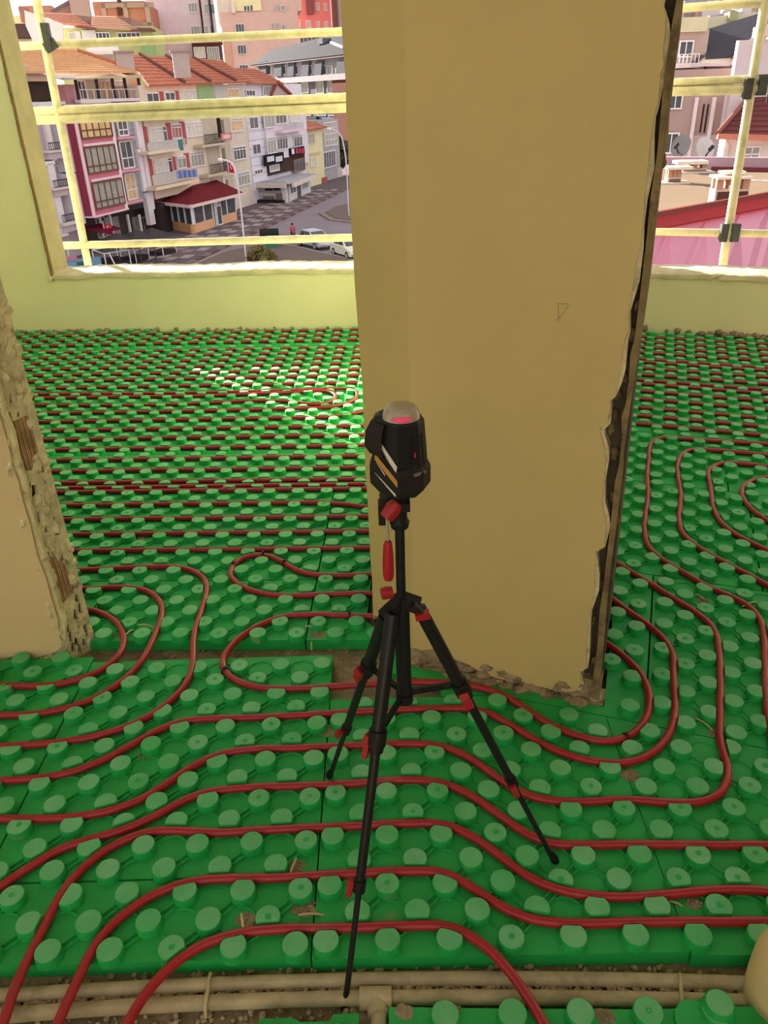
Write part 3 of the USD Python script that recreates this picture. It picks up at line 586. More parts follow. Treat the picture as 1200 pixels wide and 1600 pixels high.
# ties
def tie(lab, a, b, z=.05, r=.0022, m=None):
    P = np.linspace(bz(*a, z), bz(*b, z - .012), 8); P[:, 2] += .006 * np.sin(np.linspace(0, np.pi, 8)); one('cable_tie', tube(P, r, 6), m or M_tie, lab, 'cable tie', smooth=True)
tie('upright straw coloured tie over the nearest arched pipe', (377, 1428), (382, 1462)); tie('curled straw tie lying by the dark panel seam', (466, 1430), (512, 1432), .04)
tie('straw tie behind the pipe left of the seam', (463, 1341), (450, 1380), .045); tie('bent straw end on the panel corner left of the column', (477, 978), (500, 988), .04); tie('hooked straw end at the panel edge left of the column', (487, 1004), (487, 1016), .034)
tie('thin straw beside the second loop', (215, 977), (240, 981), .044); tie('thin straw stub inside the first loop', (196, 993), (212, 984), .044); tie('straw lying across the right panel near the channel', (1046, 1408), (1073, 1424), .036); tie('straw across the seam right of the column', (1086, 928), (1104, 942), .04); tie('straw on the torn panel beside the climbing pipe', (1088, 1123), (1117, 1146), .04)
tie('tiny straw on the front left green panel', (1160, 948), (1185, 941), .042)
def bring(lab, x, y, i):
    P = paths[i][1]; p = bz(x, y, ZP); k = int(np.argmin(np.linalg.norm(P - p, axis=1))); k = min(max(k, 1), len(P) - 2); d = P[k + 1] - P[k - 1]; d /= np.linalg.norm(d); up = np.array([0, 0, 1.]); sd = np.cross(d, up)
    mb = MB(); an = np.linspace(0, 2 * np.pi, 15); mb.tube([P[k] + .0095 * (np.cos(q) * sd + np.sin(q) * up) for q in an], .0014, 5)
    mb.box(*(P[k][0] + np.array([-.003, .003])), *(P[k][1] + np.array([-.003, .003])), ZP + .009, ZP + .014); mb.bar(P[k] + [0, 0, .011], P[k] + sd * .011 + [0, 0, .014], .002)
    one('cable_tie', mb, M_blacktie, lab, 'cable tie')
L_ = [l for l, _ in paths]
iT, iS = L_.index('tear shaped loop tied with black ties left of the column'), L_.index('S shaped run from the column foot past the tripod')
bring('black tie on the left turn of the tear shaped loop', 364, 884, iT); bring('black tie on top of the tear shaped loop', 414, 867, iT); bring('black tie on the falling side of the tear shaped loop', 444, 879, iT)
bring('black tie on the bottom turn of the S shaped pipe', 355, 1050, iS); bring('black tie on the S shaped pipe close to the column', 547, 959, iS); bring('black tie at the foot of the column, right side', 974, 1151, iS)

# ================================================================== WATER PIPES IN THE EARTH CHANNEL
def wp(pts, z): return smooth_path([bz(x, y, z) for x, y in pts], .02)
t = thing('water_pipe', 'dusty white water pipe in the channel, the one further back', 'water pipe', bz(600, 1531, .013))
part(t, 'tube', tube(wp([(-60, 1560), (0, 1556), (250, 1543), (500, 1531), (800, 1529), (1150, 1537), (1280, 1541)], .013), .0108, 14), M_ppr, smooth=True)
t = thing('water_pipe', 'dusty white water pipe in the channel with a tee fitting, the nearer one', 'water pipe', bz(600, 1560, .013))
P = wp([(-60, 1592), (0, 1588), (250, 1571), (500, 1560), (800, 1559), (1150, 1566), (1280, 1569)], .013)
part(t, 'tube', tube(P, .0112, 14), M_ppr, smooth=True)
a, b = bz(562, 1560, .014), bz(612, 1559, .014)
part(t, 'tee_fitting', MB().tube([a, b], .0165, 16).tube([(a + b) / 2 + [0, -.005, 0], bz(592, 1586, .014)], .016, 16), M_ppr, smooth=40)
part(t, 'branch_tube', tube([bz(592, 1575, .014), bz(590, 1660, .014)], .0125, 14), M_ppr, smooth=True)
for lab, x in (('pale strap over both water pipes, left one', 325), ('pale strap over both water pipes, right one', 1058)):
    A_, B_ = bz(x + 4, 1520 + (3 if x > 900 else 2), .022), bz(x + (-4 if x < 900 else 8), 1577, .022)
    m_ = (A_ + B_) / 2
    P = [A_ + [0, .004, -.014], A_ + [0, .0, .002], m_ * .5 + A_ * .5 + [0, 0, .006], m_ + [0, 0, .002], m_ * .5 + B_ * .5 + [0, 0, .006], B_ + [0, 0, .002], B_ + [0, -.004, -.014]]
    one('pipe_strap', tube(P, .003, 6), M_tie, lab, 'strap', smooth=True)
peb = MB(); r = np.random.default_rng(31); M_grit = mat('pale_grit', (.36, .29, .18), .95, .4, 60)
for i in range(1100):
    x = r.uniform(-10, 1165); base_y = np.interp(x, [0, 250, 500, 800, 1150], [1573, 1557, 1546, 1545, 1552])
    y = base_y + r.normal(0, 3.5) if r.random() < .62 else (base_y - 30 + r.normal(0, 6) if r.random() < .4 else base_y + r.uniform(28, 60))
    p = bz(x, y, .004 if abs(y - base_y) > 9 else .008); s_ = trimesh.creation.icosphere(0 if r.random() < .6 else 1, abs(r.normal(.0022, .0016)) + .0012); s_.vertices += r.normal(0, .0006, s_.vertices.shape); s_.vertices += p; peb.m(s_)
one('gravel', peb, M_grit, 'crumbly grit lying between the two water pipes', 'gravel', kind='stuff')
gr = MB(); r = np.random.default_rng(33)
for i in range(160):
    p = bz(r.uniform(140, 640), np.interp(i, [0, 160], [1012, 1034]) + r.normal(0, 5), .002); s_ = trimesh.creation.icosphere(0, abs(r.normal(.002, .0015)) + .001); s_.vertices += p; gr.m(s_)
one('gravel', gr, M_conc, 'grit in the bare floor gap behind the front panels', 'gravel', kind='stuff')
# the rounded end of a plastered pipe casing at the lower right corner
c0 = bz(1222, 1575, .0)
one('pipe_casing', lathe([(.059, 0), (.060, .06), (.059, .11), (.053, .136), (.038, .151), (.018, .157), (0, .158)], c0, 28), M_stubp, 'rounded beige casing end cut off by the lower right corner', 'pipe casing', smooth=True)

# ================================================================== TRIPOD AND LASER LEVEL
hub = by(627, 940, .9)
t = thing('tripod', 'black tripod with red levers standing on the green panels', 'tripod', (hub[0], hub[1], 0))
ax = hub[0]
top = by(626, 790, .9); top[0] = ax + .001
def lz(p): return p
part(t, 'centre_column', MB().tube([[ax, .9, top[2] - .002], [ax, .9, hub[2] - .02]], .0068, 14), M_metalblack, smooth=40)
low = by(631, 1085, .9)
part(t, 'lower_column', MB().tube([[ax, .9, hub[2] + .01], [ax + .002, .9, low[2]]], .0115, 14).tube([[ax + .002, .9, low[2] + .004], [ax + .002, .9, low[2] - .012]], .0135, 14), M_metalblack, smooth=40)
hb = MB(); hb.add(*lathe([(.0, -.03), (.016, -.03), (.021, -.02), (.024, .0), (.022, .014), (.012, .018), (.009, .024), (0, .024)], hub, 16))
part(t, 'hub', hb, M_black, smooth=35)
def leg(att, foot, f1, f2, name, side, lever):
    d = foot - att; dn = d / np.linalg.norm(d)
    A1, A2 = att + d * f1, att + d * f2
    out = np.cross(dn, [0, 0, 1.]); out /= np.linalg.norm(out)
    l = part(t, 'leg', MB().tube([att, A1], .0102, 12), M_metalblack, smooth=40)
    part(l, 'middle_tube', tube([A1, A2], .0072, 12), M_metalblack, smooth=40)
    part(l, 'lower_tube', tube([A2, foot - dn * .012], .0048, 10), M_metalblack, smooth=40)
    part(l, 'rubber_foot', lathe([(.0, -.014), (.0062, -.013), (.0078, -.004), (.007, .006), (.0045, .016), (0, .017)], foot - dn * .004 + [0, 0, .006], 12, -dn), M_black, smooth=40)
    part(l, 'collar', MB().tube([A1 - dn * .028, A1 - dn * .004], .0135, 12).tube([A1 - dn * .004, A1 + dn * .006], .011, 12), M_black, smooth=40)
    part(l, 'collar', MB().tube([A2 - dn * .012, A2 + dn * .008], .0095, 12), M_black, smooth=40)
    for A_, w_, g in ((A1 - dn * .012, .014, lever), (A2 - dn * .002, .009, lever * .75)):
        s0 = A_ + out * side * .012; q = MB()
        q.bar(s0 - dn * g * .1, s0 + dn * g + out * side * .004, w_ * .9, .008, up=out)
        q.bar(s0 - dn * .004, s0 + dn * .006 + out * side * .003, w_, .012, up=out)
        part(l, 'clamp_lever', q, M_red, label='red flip lever')
    return l
f1p, f2p, f3p = bz(539, 1573, 0.0), bz(515, 1214, ZB), bz(866, 1346, ZB)
a1, a2, a3 = by(613, 958, .885), by(602, 962, .915), by(655, 950, .895)
def tpar(att, foot, y):
    ts = np.linspace(0, 1, 200); ys = [proj(att + (foot - att) * q)[1] for q in ts]; return float(np.interp(y, ys, ts))
leg(a1, f1p, tpar(a1, f1p, 1168), tpar(a1, f1p, 1385), 'front', 1, .032)
leg(a2, f2p, tpar(a2, f2p, 1050), tpar(a2, f2p, 1140), 'rear', -1, .022)
leg(a3, f3p, tpar(a3, f3p, 1085), tpar(a3, f3p, 1222), 'right', 1, .026)
for a_, q in ((a1, -1), (a2, -1), (a3, 1)):
    part(t, 'leg_yoke', MB().bar([ax, .9, hub[2] + .004], a_ + [0, 0, .004], .016, .02), M_black)
def brace(p, q):
    p, q = np.array(p), np.array(q); d = (q - p); s_ = np.cross(d, [0, 0, 1.]); s_ /= np.linalg.norm(s_); o = np.array([0, 0, .0035]); mb = MB()
    mb.bar(p + o, q + o, .006, .0025); mb.bar(p - o, q - o, .006, .0025); mb.bar(p, p + d * .12, .006, .008); mb.bar(q - d * .12, q, .006, .008); mb.bar(p + d * .3, p + d * .72, .006, .0085)
    part(t, 'brace_arm', mb, M_black)
cb = np.array([ax + .002, .9, low[2] + .004])
brace(cb, a3 + (f3p - a3) * tpar(a3, f3p, 1068)); brace(cb, a2 + (f2p - a2) * tpar(a2, f2p, 1040)); brace(cb, a1 + (f1p - a1) * tpar(a1, f1p, 1150))
k = by(605, 926, .885); part(t, 'clamp_knob', lathe([(0, -.009), (.0085, -.008), (.0092, .0), (.008, .007), (0, .008)], k, 14, (1, .3, 0)), M_red, smooth=35, label='red knob on the hub')
k0, k1 = by(645, 945, .882), by(662, 961, .878)
part(t, 'hub_lever', MB().bar(k0, k1, .008, .010), M_black); part(t, 'hub_lever_tip', MB().bar(by(649, 963, .877), by(671, 959, .877), .012, .010), M_red, label='red tip of the hub lever')
part(t, 'neck', lathe([(.0, -.045), (.012, -.044), (.0135, -.036), (.0105, -.030), (.0105, -.014), (.014, -.008), (.014, .0), (0, .0)], [ax, .9, top[2] + .012], 16), M_black, smooth=35)
plate = by(620, 786, .9)
part(t, 'head_plate', MB().box(ax - .026, ax + .014, .885, .92, plate[2] - .006, plate[2] + .006).box(ax - .028, ax - .018, .89, .91, plate[2] - .028, plate[2] + .002), M_black)
h0 = by(612, 797, .882)
part(t, 'pan_lever', MB().add(*lathe([(0, -.013), (.010, -.012), (.011, .004), (.008, .012), (0, .013)], h0, 12, (.6, .2, .8))).bar(h0 + [0, 0, -.004], by(604, 806, .88), .008, .012), M_red, smooth=35, label='red swivel of the pan handle')
g0, g1, g2 = by(604, 806, .88), by(606, 845, .88), by(607, 908, .88)
part(t, 'handle_rod', tube([g0, g1], .0018, 8), mat('bright_rod', (.5, .45, .38), .35, .05, 20, metal=.7), smooth=True)
part(t, 'handle_grip', lathe([(0, 0), (.0045, .001), (.0062, .006), (.0078, .03), (.0078, .052), (.006, np.linalg.norm(g2 - g1) - .003), (0, np.linalg.norm(g2 - g1))], g1, 14, g2 - g1), M_red, smooth=40, label='red grip of the pan handle')

# laser level: px on planes of constant depth
def LP(x, y, Y): return by(x, y, Y)
bz0 = LP(622, 778, .885)[2]; bz1 = LP(622, 656, .885)[2]
H = bz1 - bz0
t = thing('laser_level', 'black laser level with yellow and white labels on top of the tripod', 'laser level', (ax, .9, bz0))
cx = LP(622, 720, .88)[0]
def ring(sc, z, dx=0): return [np.array([cx + dx + x * sc, .905 + y * sc, z]) for x, y in PLAN]
PLAN = [(-.0345, -.002), (0.0, -.036), (.030, -.028), (.040, -.004), (.034, .026), (-.022, .028), (-.034, .014)]
def loft(rings):
    n = len(rings[0]); V = np.vstack(rings); F = []
    for q in range(len(rings) - 1):
        for j in range(n):
            a, b = q * n + j, q * n + (j + 1) % n; F += [[a, b, b + n], [a, b + n, a + n]]
    V = np.vstack([V, np.mean(rings[0], 0), np.mean(rings[-1], 0)])
    for j in range(n): F += [[len(V) - 2, (j + 1) % n, j], [len(V) - 1, (len(rings) - 1) * n + j, (len(rings) - 1) * n + (j + 1) % n]]
    return V, np.array(F)
M_grip = mat('dark_rubber', (.011, .010, .008), .6, .15, 30, spec=.25)
part(t, 'base_housing', loft([ring(.72, bz0), ring(.97, bz0 + .10 * H), ring(1.06, bz0 + .14 * H), ring(1.06, bz0 + .36 * H), ring(.98, bz0 + .42 * H)]), M_grip)
part(t, 'upper_housing', loft([ring(.96, bz0 + .40 * H), ring(.93, bz0 + .60 * H), ring(.86, bz0 + .94 * H), ring(.78, bz0 + .985 * H), ring(.66, bz1)]), M_black)
# left side handle bulge
part(t, 'side_grip', loft([[np.array([cx + x * s1, .905 + y, bz0 + z * H]) for x, y in ((-.020, -.020), (-.010, .022), (-.030, .022), (-.040, .0))] for z, s1 in ((.52, .9), (.62, 1.06), (.80, 1.0), (.93, .82))]), M_grip)
# labels on the left face: the face between PLAN[0] and PLAN[1]
def face(zf):
    k = np.interp(zf, [.14, .36, .42, .60, .94], [1.06, 1.06, .97, .935, .862]); a, b = [np.array([cx + x * k, .905 + y * k, bz0 + zf * H]) for x, y in PLAN[:2]]; return a, b
def fpt(s_, zf, off=.0012):
    a, b = face(zf); d = b - a; n = np.array([d[1], -d[0], 0]); n /= np.linalg.norm(n)
    if n @ (CAM - a) < 0: n = -n
    return a + d * s_ + n * off
def plate_on(pts, th=.0008):
    V = [fpt(s_, z, .0014) for s_, z in pts]; W_ = [fpt(s_, z, .0014 - th) for s_, z in pts]; n = len(V); F = []
    for j in range(1, n - 1): F += [[0, j, j + 1], [n, n + j + 1, n + j]]
    for j in range(n): F += [[j, n + j, n + (j + 1) % n], [j, n + (j + 1) % n, (j + 1) % n]]
    return np.vstack(V + W_), np.array(F)[:, ::-1]
M_lw, M_ly = mat('label_white', (.62, .58, .48), .6, .05, 20), mat('label_yellow', (.42, .22, .03), .55, .1, 20)
part(t, 'white_label', plate_on([(.20, .67), (.27, .73), (.97, .47), (.93, .40)]), M_lw, label='slanted white label with small dark print')
for a_, b_ in ((.34, .60), (.62, .84)):
    part(t, 'label_print', plate_on([(a_, .665 - .37 * (a_ - .24)), (a_, .680 - .37 * (a_ - .24)), (b_, .680 - .37 * (b_ - .24)), (b_, .665 - .37 * (b_ - .24))], -.0003), M_black)
part(t, 'yellow_label', plate_on([(.13, .46), (.13, .54), (.97, .30), (.97, .22)]), M_ly, label='yellow label band')
part(t, 'white_wedge', plate_on([(.2, .30), (.9, .12), (.9, .085)]), M_lw, label='thin white wedge near the bottom')
part(t, 'grey_wedge', plate_on([(.2, .43), (.55, .33), (.55, .31)]), M_lw, label='thin pale line under the yellow label')
# right face: dark aperture between PLAN[1] and PLAN[2]
def face2(zf):
    k = np.interp(zf, [.14, .36, .42, .60, .94], [1.06, 1.06, .97, .935, .862]); return [np.array([cx + x * k, .905 + y * k, bz0 + zf * H]) for x, y in PLAN[1:4]]
wv = []
for zf in (.34, .44, .60, .82):
    a, b, c = face2(zf); wv.append([a + (b - a) * .60 + [0, -.0012, 0], b + (c - b) * .35 + [.0012, -.0012, 0], b + (c - b) * .35, a + (b - a) * .60])
part(t, 'laser_window', loft(wv), mat('black_glass', (.006, .006, .007), .06, .02, 10, spec=.8))
a, b, c = face2(.36); part(t, 'window_frame', MB().bar(a + (b - a) * .62 + [0, -.002, 0], b + (c - b) * .3 + [0, -.002, 0], .003, .004), mat('grey_trim', (.16, .13, .1), .5, .05, 20), label='pale lower edge of the laser window')
a, b, c = face2(.60); part(t, 'laser_glint', MB().box(*(a[0] * .25 + b[0] * .75 + np.array([-.001, .001])), *(b[1] - .0022 + np.array([-.001, .001])), bz0 + .56 * H, bz0 + .62 * H), mat('red_glint', (.3, .01, .03), .3, .02, 10, emit=((1, .05, .12), .05)), label='faint red laser spot')
dm = LP(627, 652, .9); dr = .0212
part(t, 'dome_ring', lathe([(0, -.004), (.0300, -.004), (.0305, .003), (.027, .006), (0, .006)], [dm[0], .9, bz1 - .004], 24), mat('grey_ring', (.30, .26, .19), .5, .05, 20), smooth=35)
part(t, 'dome', lathe([(.0240, 0), (.0228, .007), (.019, .0135), (.016, .0152), (0, .0158)], [dm[0], .9, bz1 - .002], 24), mat('smoky_dome', (.36, .31, .22), .25, .04, 20, spec=.6), smooth=50)
part(t, 'laser_emitter', MB().tube([[dm[0] - .012, .9 - .0215, bz1 + .003], [dm[0], .9 - .0252, bz1 + .003], [dm[0] + .012, .9 - .0215, bz1 + .003]], [.0018, .004, .0018], 8), mat('red_laser_light', (.5, .02, .06), .3, .05, 20, emit=((1, .10, .2), .3)), smooth=True, label='glowing red laser light in the dome')

# ================================================================== SCAFFOLD OUTSIDE THE OPENINGS
def stube(lab, pts, r=.024, name='scaffold_tube'):
    return one(name, tube(pts, r, 12), M_scaf, lab, 'scaffold tube', smooth=True)
Sy = FLw.p0 + FLw.n * -.42                       # the tubes stand a little outside the wall
def sl(x, y): return bpl(x, y, Sy, FLw.n)
Sr = FRw.p0 + FRw.n * -.42
def sr(x, y): return bpl(x, y, Sr, FRw.n)
def ext(P, k0=.0, k1=.0):
    a, b = np.asarray(P[0]), np.asarray(P[1]); d = (b - a) / np.linalg.norm(b - a); return [a - d * k0, a, b, b + d * k1]
t = thing('scaffold_post', 'upright scaffold post outside the left opening', 'scaffold post', sl(140, 425))
P = ext([sl(141, 430), sl(57, 0)], .9, .8); part(t, 'tube', tube(P, .024, 12), M_scaf, smooth=True)
for y in (68, 178, 384):
    c = sl(np.interp(y, [0, 430], [57, 141]), y); part(t, 'rosette', lathe([(0, -.004), (.055, -.004), (.055, .004), (0, .004)], c, 14), M_scaf, smooth=35)
c = sl(77, 60); part(t, 'wedge_head', MB().bar(c + [0, -.03, -.06], c + [0, -.03, .07], .035, .04).bar(c + [-.02, -.03, -.05], c + [.04, -.03, -.02], .03, .05), M_clamp, label='dark steel wedge at the top rail')
t = thing('scaffold_post', 'upright scaffold post outside the right opening', 'scaffold post', sr(1130, 410))
P = ext([sr(1129, 415), sr(1196, 0)], .9, .8); part(t, 'tube', tube(P, .024, 12), M_scaf, smooth=True)
for y in (140, 273, 392):
    c = sr(np.interp(y, [0, 415], [1196, 1129]), y); part(t, 'rosette', lathe([(0, -.005), (.062, -.005), (.062, .005), (0, .005)], c, 14), M_scaf, smooth=35)
for y, dx in ((132, 14), (362, 9), (138, -8), (362, -9)):
    c = sr(np.interp(y, [0, 415], [1196, 1129]) + dx, y); part(t, 'wedge_head', MB().bar(c + [0, -.02, -.05], c + [0, -.02, .045], .034, .04), M_clamp, label='dark steel wedge')
stube('top rail of the scaffold outside the left opening', ext([sl(20, 73), sl(545, 49)], 1, .6), .021)
stube('upper tube of the double middle rail, left opening', ext([sl(20, 176), sl(545, 152)], 1, .6), .024)
stube('lower tube of the double middle rail, left opening', ext([sl(20, 189), sl(545, 168)], 1, .6), .026)
stube('bottom rail of the scaffold outside the left opening', ext([sl(60, 385), sl(560, 371)], 1, .6), .023)
stube('top rail of the scaffold outside the right opening', ext([sr(1050, 14), sr(1190, 4)], .6, 1.2), .02)
stube('upper tube of the double middle rail, right opening', ext([sr(1040, 129), sr(1190, 123)], .6, 1.2), .019)
stube('lower tube of the double middle rail, right opening', ext([sr(1040, 143), sr(1190, 139)], .6, 1.2), .024)
stube('bottom rail of the scaffold outside the right opening', ext([sr(1020, 362), sr(1190, 365)], .6, 1.2), .021)

# ================================================================== THE STREET
ZG = -10.5
def c255(r, g, b, k=1.0):
    y_ = .3 * r + .55 * g + .15 * b; r, g, b = [.86 * v + .14 * y_ for v in (r, g * 1.02, b * 1.07)]; f = lambda v: ((v / 255 + .055) / 1.055) ** 2.4 if v > 10 else v / 255 / 12.92
    return tuple(min(.9, f(v) * k) for v in (r, g, b))
_cm = {}
def cm(r, g, b, rough=.85, var=.06, sc=.9, k=1.0):
    key = (r, g, b, rough, k)
    if key not in _cm: _cm[key] = mat(f'paint_{r}_{g}_{b}' + ('' if rough == .85 else f'_{int(rough * 100)}') + ('' if k == 1 else f'_{int(k * 100)}'), c255(r, g, b, k), rough, var, sc, spec=.04)
    return _cm[key]
WHITE, PANE, PANEL_, PCURT, PWARM = cm(225, 215, 210), mat('dark_glass', (.05, .055, .06), .08, .1, 2, spec=.6), mat('grey_curtain_glass', (.30, .29, .26), .15, .15, 2, spec=.5), mat('pale_curtain', (.62, .58, .5), .3, .12, 3), mat('amber_glass', (.62, .40, .18), .12, .25, 2, spec=.6)
M_asph = mat('asphalt', c255(150, 135, 138), .9, .1, .3, spec=.04)
ground = MB().add([[-400, 20, ZG - .05], [500, 20, ZG - .05], [500, 700, ZG - .05], [-400, 700, ZG - .05]], [[0, 1, 2, 3]])
struct('ground', ground, mat('town_ground', c255(140, 125, 115), .95, .12, .1, spec=.04), 'dusty ground below the buildings', 'ground')
FM = Fr((-22.15, 79.4), (.30, .954))
gz = lambda x, y, z=ZG: bz(x, y, z)
ka, kb = gz(288, 416), gz(545, 294); sd = (kb - ka) / np.linalg.norm(kb - ka); sn = np.array([sd[1], -sd[0], 0])
Wst = 14.0
def strip(a0, a1, n0, n1, z0, z1): return MB().hexa([ka + sd * a + sn * n + [0, 0, z] for z in (z0, z1) for a, n in ((a0, n1), (a1, n1), (a1, n0), (a0, n0))][::1])
def sbx(a0, a1, n0, n1, z0, z1, mb=None):
    mb = mb or MB(); q = [(a0, n1), (a1, n1), (a1, n0), (a0, n0)]
    return mb.hexa([ka + sd * a + sn * n + [0, 0, z0] for a, n in q] + [ka + sd * a + sn * n + [0, 0, z1] for a, n in q])
struct('road', sbx(-40, 160, .3, 30, -.06, .0), M_asph, 'grey asphalt street below', 'road')
kt = thing('kerb', 'dark red and grey kerb along the far side of the street', 'kerb', ka, kind='structure')
for k in range(52):
    a = -6 + k * 1.6; part(kt, 'kerb_stone', sbx(a, a + 1.5, -.15, .3, 0, .16), cm(115, 85, 85) if k % 2 else cm(140, 118, 110))
swk = thing('sidewalk', 'paved walk with dark and pale blocks in front of the shops', 'pavement', ka, kind='structure')
part(swk, 'bed', sbx(-20, 120, -9.0, -.15, -.02, .10), cm(118, 102, 104))
r = np.random.default_rng(77)
for i in range(34):
    for j in range(5):
        if (i + j) % 2 == 0: continue
        a, n = -6 + i * 1.75, -.9 - j * 1.05
        part(swk, 'paver', sbx(a + (.8 if j % 2 else 0), a + (.8 if j % 2 else 0) + 1.45, n - .85, n, .10, .13), cm(180, 158, 145) if r.random() < .8 else cm(150, 128, 122))
M_isl = cm(128, 108, 98)
tl = thing('traffic_island', 'stony traffic island with bare earth below the left opening', 'traffic island', gz(480, 395), kind='structure')
isl = Polygon([tuple(gz(x, y)[:2]) for x, y in ((300, 415), (345, 396), (420, 380), (470, 388), (530, 402), (560, 409), (560, 425), (300, 425))])
part(tl, 'edge', extrude(isl, .15, ZG), cm(160, 142, 130)); part(tl, 'earth', extrude(isl.buffer(-.5), .2, ZG), M_isl)
tl = thing('traffic_island', 'round stony traffic island at the foot of the farther street lamp', 'traffic island', gz(530, 340), kind='structure')
isl = Polygon([tuple(gz(x, y)[:2]) for x, y in ((498, 335), (515, 326), (548, 318), (575, 318), (575, 350), (548, 349), (515, 345))]); part(tl, 'edge', extrude(isl, .15, ZG), cm(150, 135, 125)); part(tl, 'earth', extrude(isl.buffer(-.7), .22, ZG), M_isl)

# ---- windows, balconies, roofs
def ring_boxes(F, mb, s0, s1, z0, z1, n0, n1, w):
    F.box(mb, s0, s0 + w, n0, n1, z0, z1); F.box(mb, s1 - w, s1, n0, n1, z0, z1); F.box(mb, s0 + w, s1 - w, n0, n1, z0, z0 + w); F.box(mb, s0 + w, s1 - w, n0, n1, z1 - w, z1)
def win(F, t, xl, xr, yt, yb, n=0.0, cols=2, rows=0, pane=None, frame=None, top=0.0):
    s0, s1, z0, z1 = F.rect(xl, xr, yt, yb, n); w = min(.13, .1 * (s1 - s0)); mb = MB()
    ring_boxes(F, mb, s0, s1, z0, z1, n - .02, n + .10, w)
    for i in range(1, cols):
        a = s0 + (s1 - s0) * i / cols; F.box(mb, a - w * .35, a + w * .35, n - .02, n + .08, z0, z1)
    if rows: 
        for i in range(1, rows): z = z0 + (z1 - z0) * i / rows; F.box(mb, s0, s1, n - .02, n + .08, z - .04, z + .04)
    if top: z = z1 - (z1 - z0) * top; F.box(mb, s0, s1, n - .02, n + .08, z - .05, z + .05)
    q = part(t, 'window', mb, frame or WHITE)
    part(q, 'pane', F.box(MB(), s0 + w * .6, s1 - w * .6, n - .01, n + .03, z0 + w * .6, z1 - w * .6), pane or PANE)
def pb(F, t, name, xl, xr, yt, yb, n0, n1, m, label=None): return part(t, name, F.pbox(MB(), xl, xr, yt, yb, n0, n1), m, label=label)
def rail(F, t, xl, xr, yt, yb, n, m, pitch=.3, bw=.03, solid=None):
    s0, s1, z0, z1 = F.rect(xl, xr, yt, yb, n); mb = MB(); F.box(mb, s0, s1, n - .03, n + .03, z1 - .06, z1); F.box(mb, s0, s1, n - .03, n + .03, z0, z0 + .05)
    k = max(2, int((s1 - s0) / pitch))
    for i in range(k + 1): a = s0 + (s1 - s0) * i / k; F.box(mb, a - bw / 2, a + bw / 2, n - bw / 2, n + bw / 2, z0, z1)
    part(t, 'railing', mb, m)
def tiles(t, corners, m, courses=10, th=.10, lift=.05):
    # a sloping roof plane (eave left, eave right, ridge right, ridge left) laid in overlapping courses
    a, b, c, d = [np.asarray(p, float) for p in corners]; nrm = np.cross(b - a, d - a); nrm /= np.linalg.norm(nrm)
    if nrm[2] < 0: nrm = -nrm
    for i in range(courses):
        f0, f1 = i / courses, (i + 1.12) / courses; f1 = min(f1, 1)
        p = [a + (d - a) * f0, b + (c - b) * f0, b + (c - b) * f1, a + (d - a) * f1]
        up = [nrm * (lift * 2), nrm * (lift * 2), nrm * lift * .6, nrm * lift * .6]
        q = [x - nrm * th for x in p]
        if np.cross(p[1] - p[0], p[3] - p[0]) @ nrm < 0: order = (1, 0, 3, 2)
        else: order = (0, 1, 2, 3)
        part(t, 'tile_course', MB().hexa([q[o] for o in order] + [p[o] + up[o] for o in order]), m)
def slabq(pts, th):                         # a flat or sloping quad with thickness
    p = [np.asarray(x, float) for x in pts]; n = np.cross(p[1] - p[0], p[2] - p[0]); n /= np.linalg.norm(n)
    if n[2] < 0: p = p[::-1]; n = -n
    return MB().hexa([x - n * th for x in p] + p)
M_tile, M_tile2, M_tiled = mat('red_tile', c255(188, 108, 80), .85, .15, 2.5, .4, 6, spec=.04), mat('orange_tile', c255(226, 165, 110), .85, .12, 2.5, .4, 6, spec=.04), mat('dark_tile', c255(125, 78, 68), .85, .15, 2.5, spec=.04)
M_iron = cm(60, 55, 58)

# ---- mauve building at the left
t = thing('apartment_building', 'mauve apartment house at the left jamb with white framed balconies', 'building', FM.W(-11, 0, ZG))
a0, z0 = FM.sz(30, 230); a1, _ = FM.sz(116, 230)
part(t, 'wall', FM.box(MB(), a0 - 4, a1, -9, -1.0, ZG, FM.sz(60, 160)[1]), cm(188, 165, 165))
part(t, 'white_pier', FM.pbox(MB(), 73, 80, 160, 252, -1.2, -.2), cm(220, 205, 200))
pb(FM, t, 'mauve_panel', 58, 76, 183, 250, -1.2, -.5, cm(178, 155, 158)); pb(FM, t, 'white_band', 70, 86, 252, 258, -1.2, -.1, WHITE)
pb(FM, t, 'plum_panel', 78, 86, 258, 372, -1.2, -.5, cm(160, 125, 135)); pb(FM, t, 'white_pier', 86, 96, 254, 372, -1.2, -.1, cm(218, 205, 202))
for (xl, xr, yt, yb, zs) in ((76, 98, 192, 234, 238), (84, 108, 256, 292, 296), (98, 118, 310, 346, 352)):
    pb(FM, t, 'balcony_back', xl, xr, yt, yb, -1.1, -.95, cm(150, 128, 128)); win(FM, t, xl + 3, xl + 9, yt + 2, yb - 4, -.95, 1, pane=PANEL_); win(FM, t, xl + 11, xr - 3, yt + 2, yb - 4, -.95, 1)
    rail(FM, t, xl, xr, yb - 12, yb, .1, M_iron, .22); pb(FM, t, 'balcony_slab', xl, xr + 3, yb, zs, -1, .2, cm(210, 190, 185)); pb(FM, t, 'apron', xl + 1, xr + 3, zs, zs + 10, -1, 0, cm(195, 172, 170))
pb(FM, t, 'white_corner', 104, 114, 165, 270, -1.2, .4, cm(212, 198, 200)); pb(FM, t, 'white_corner', 116, 127, 270, 352, -1.2, .4, cm(212, 198, 200)); pb(FM, t, 'corner_edge', 112, 116, 170, 300, -1.2, .1, cm(150, 60, 75))
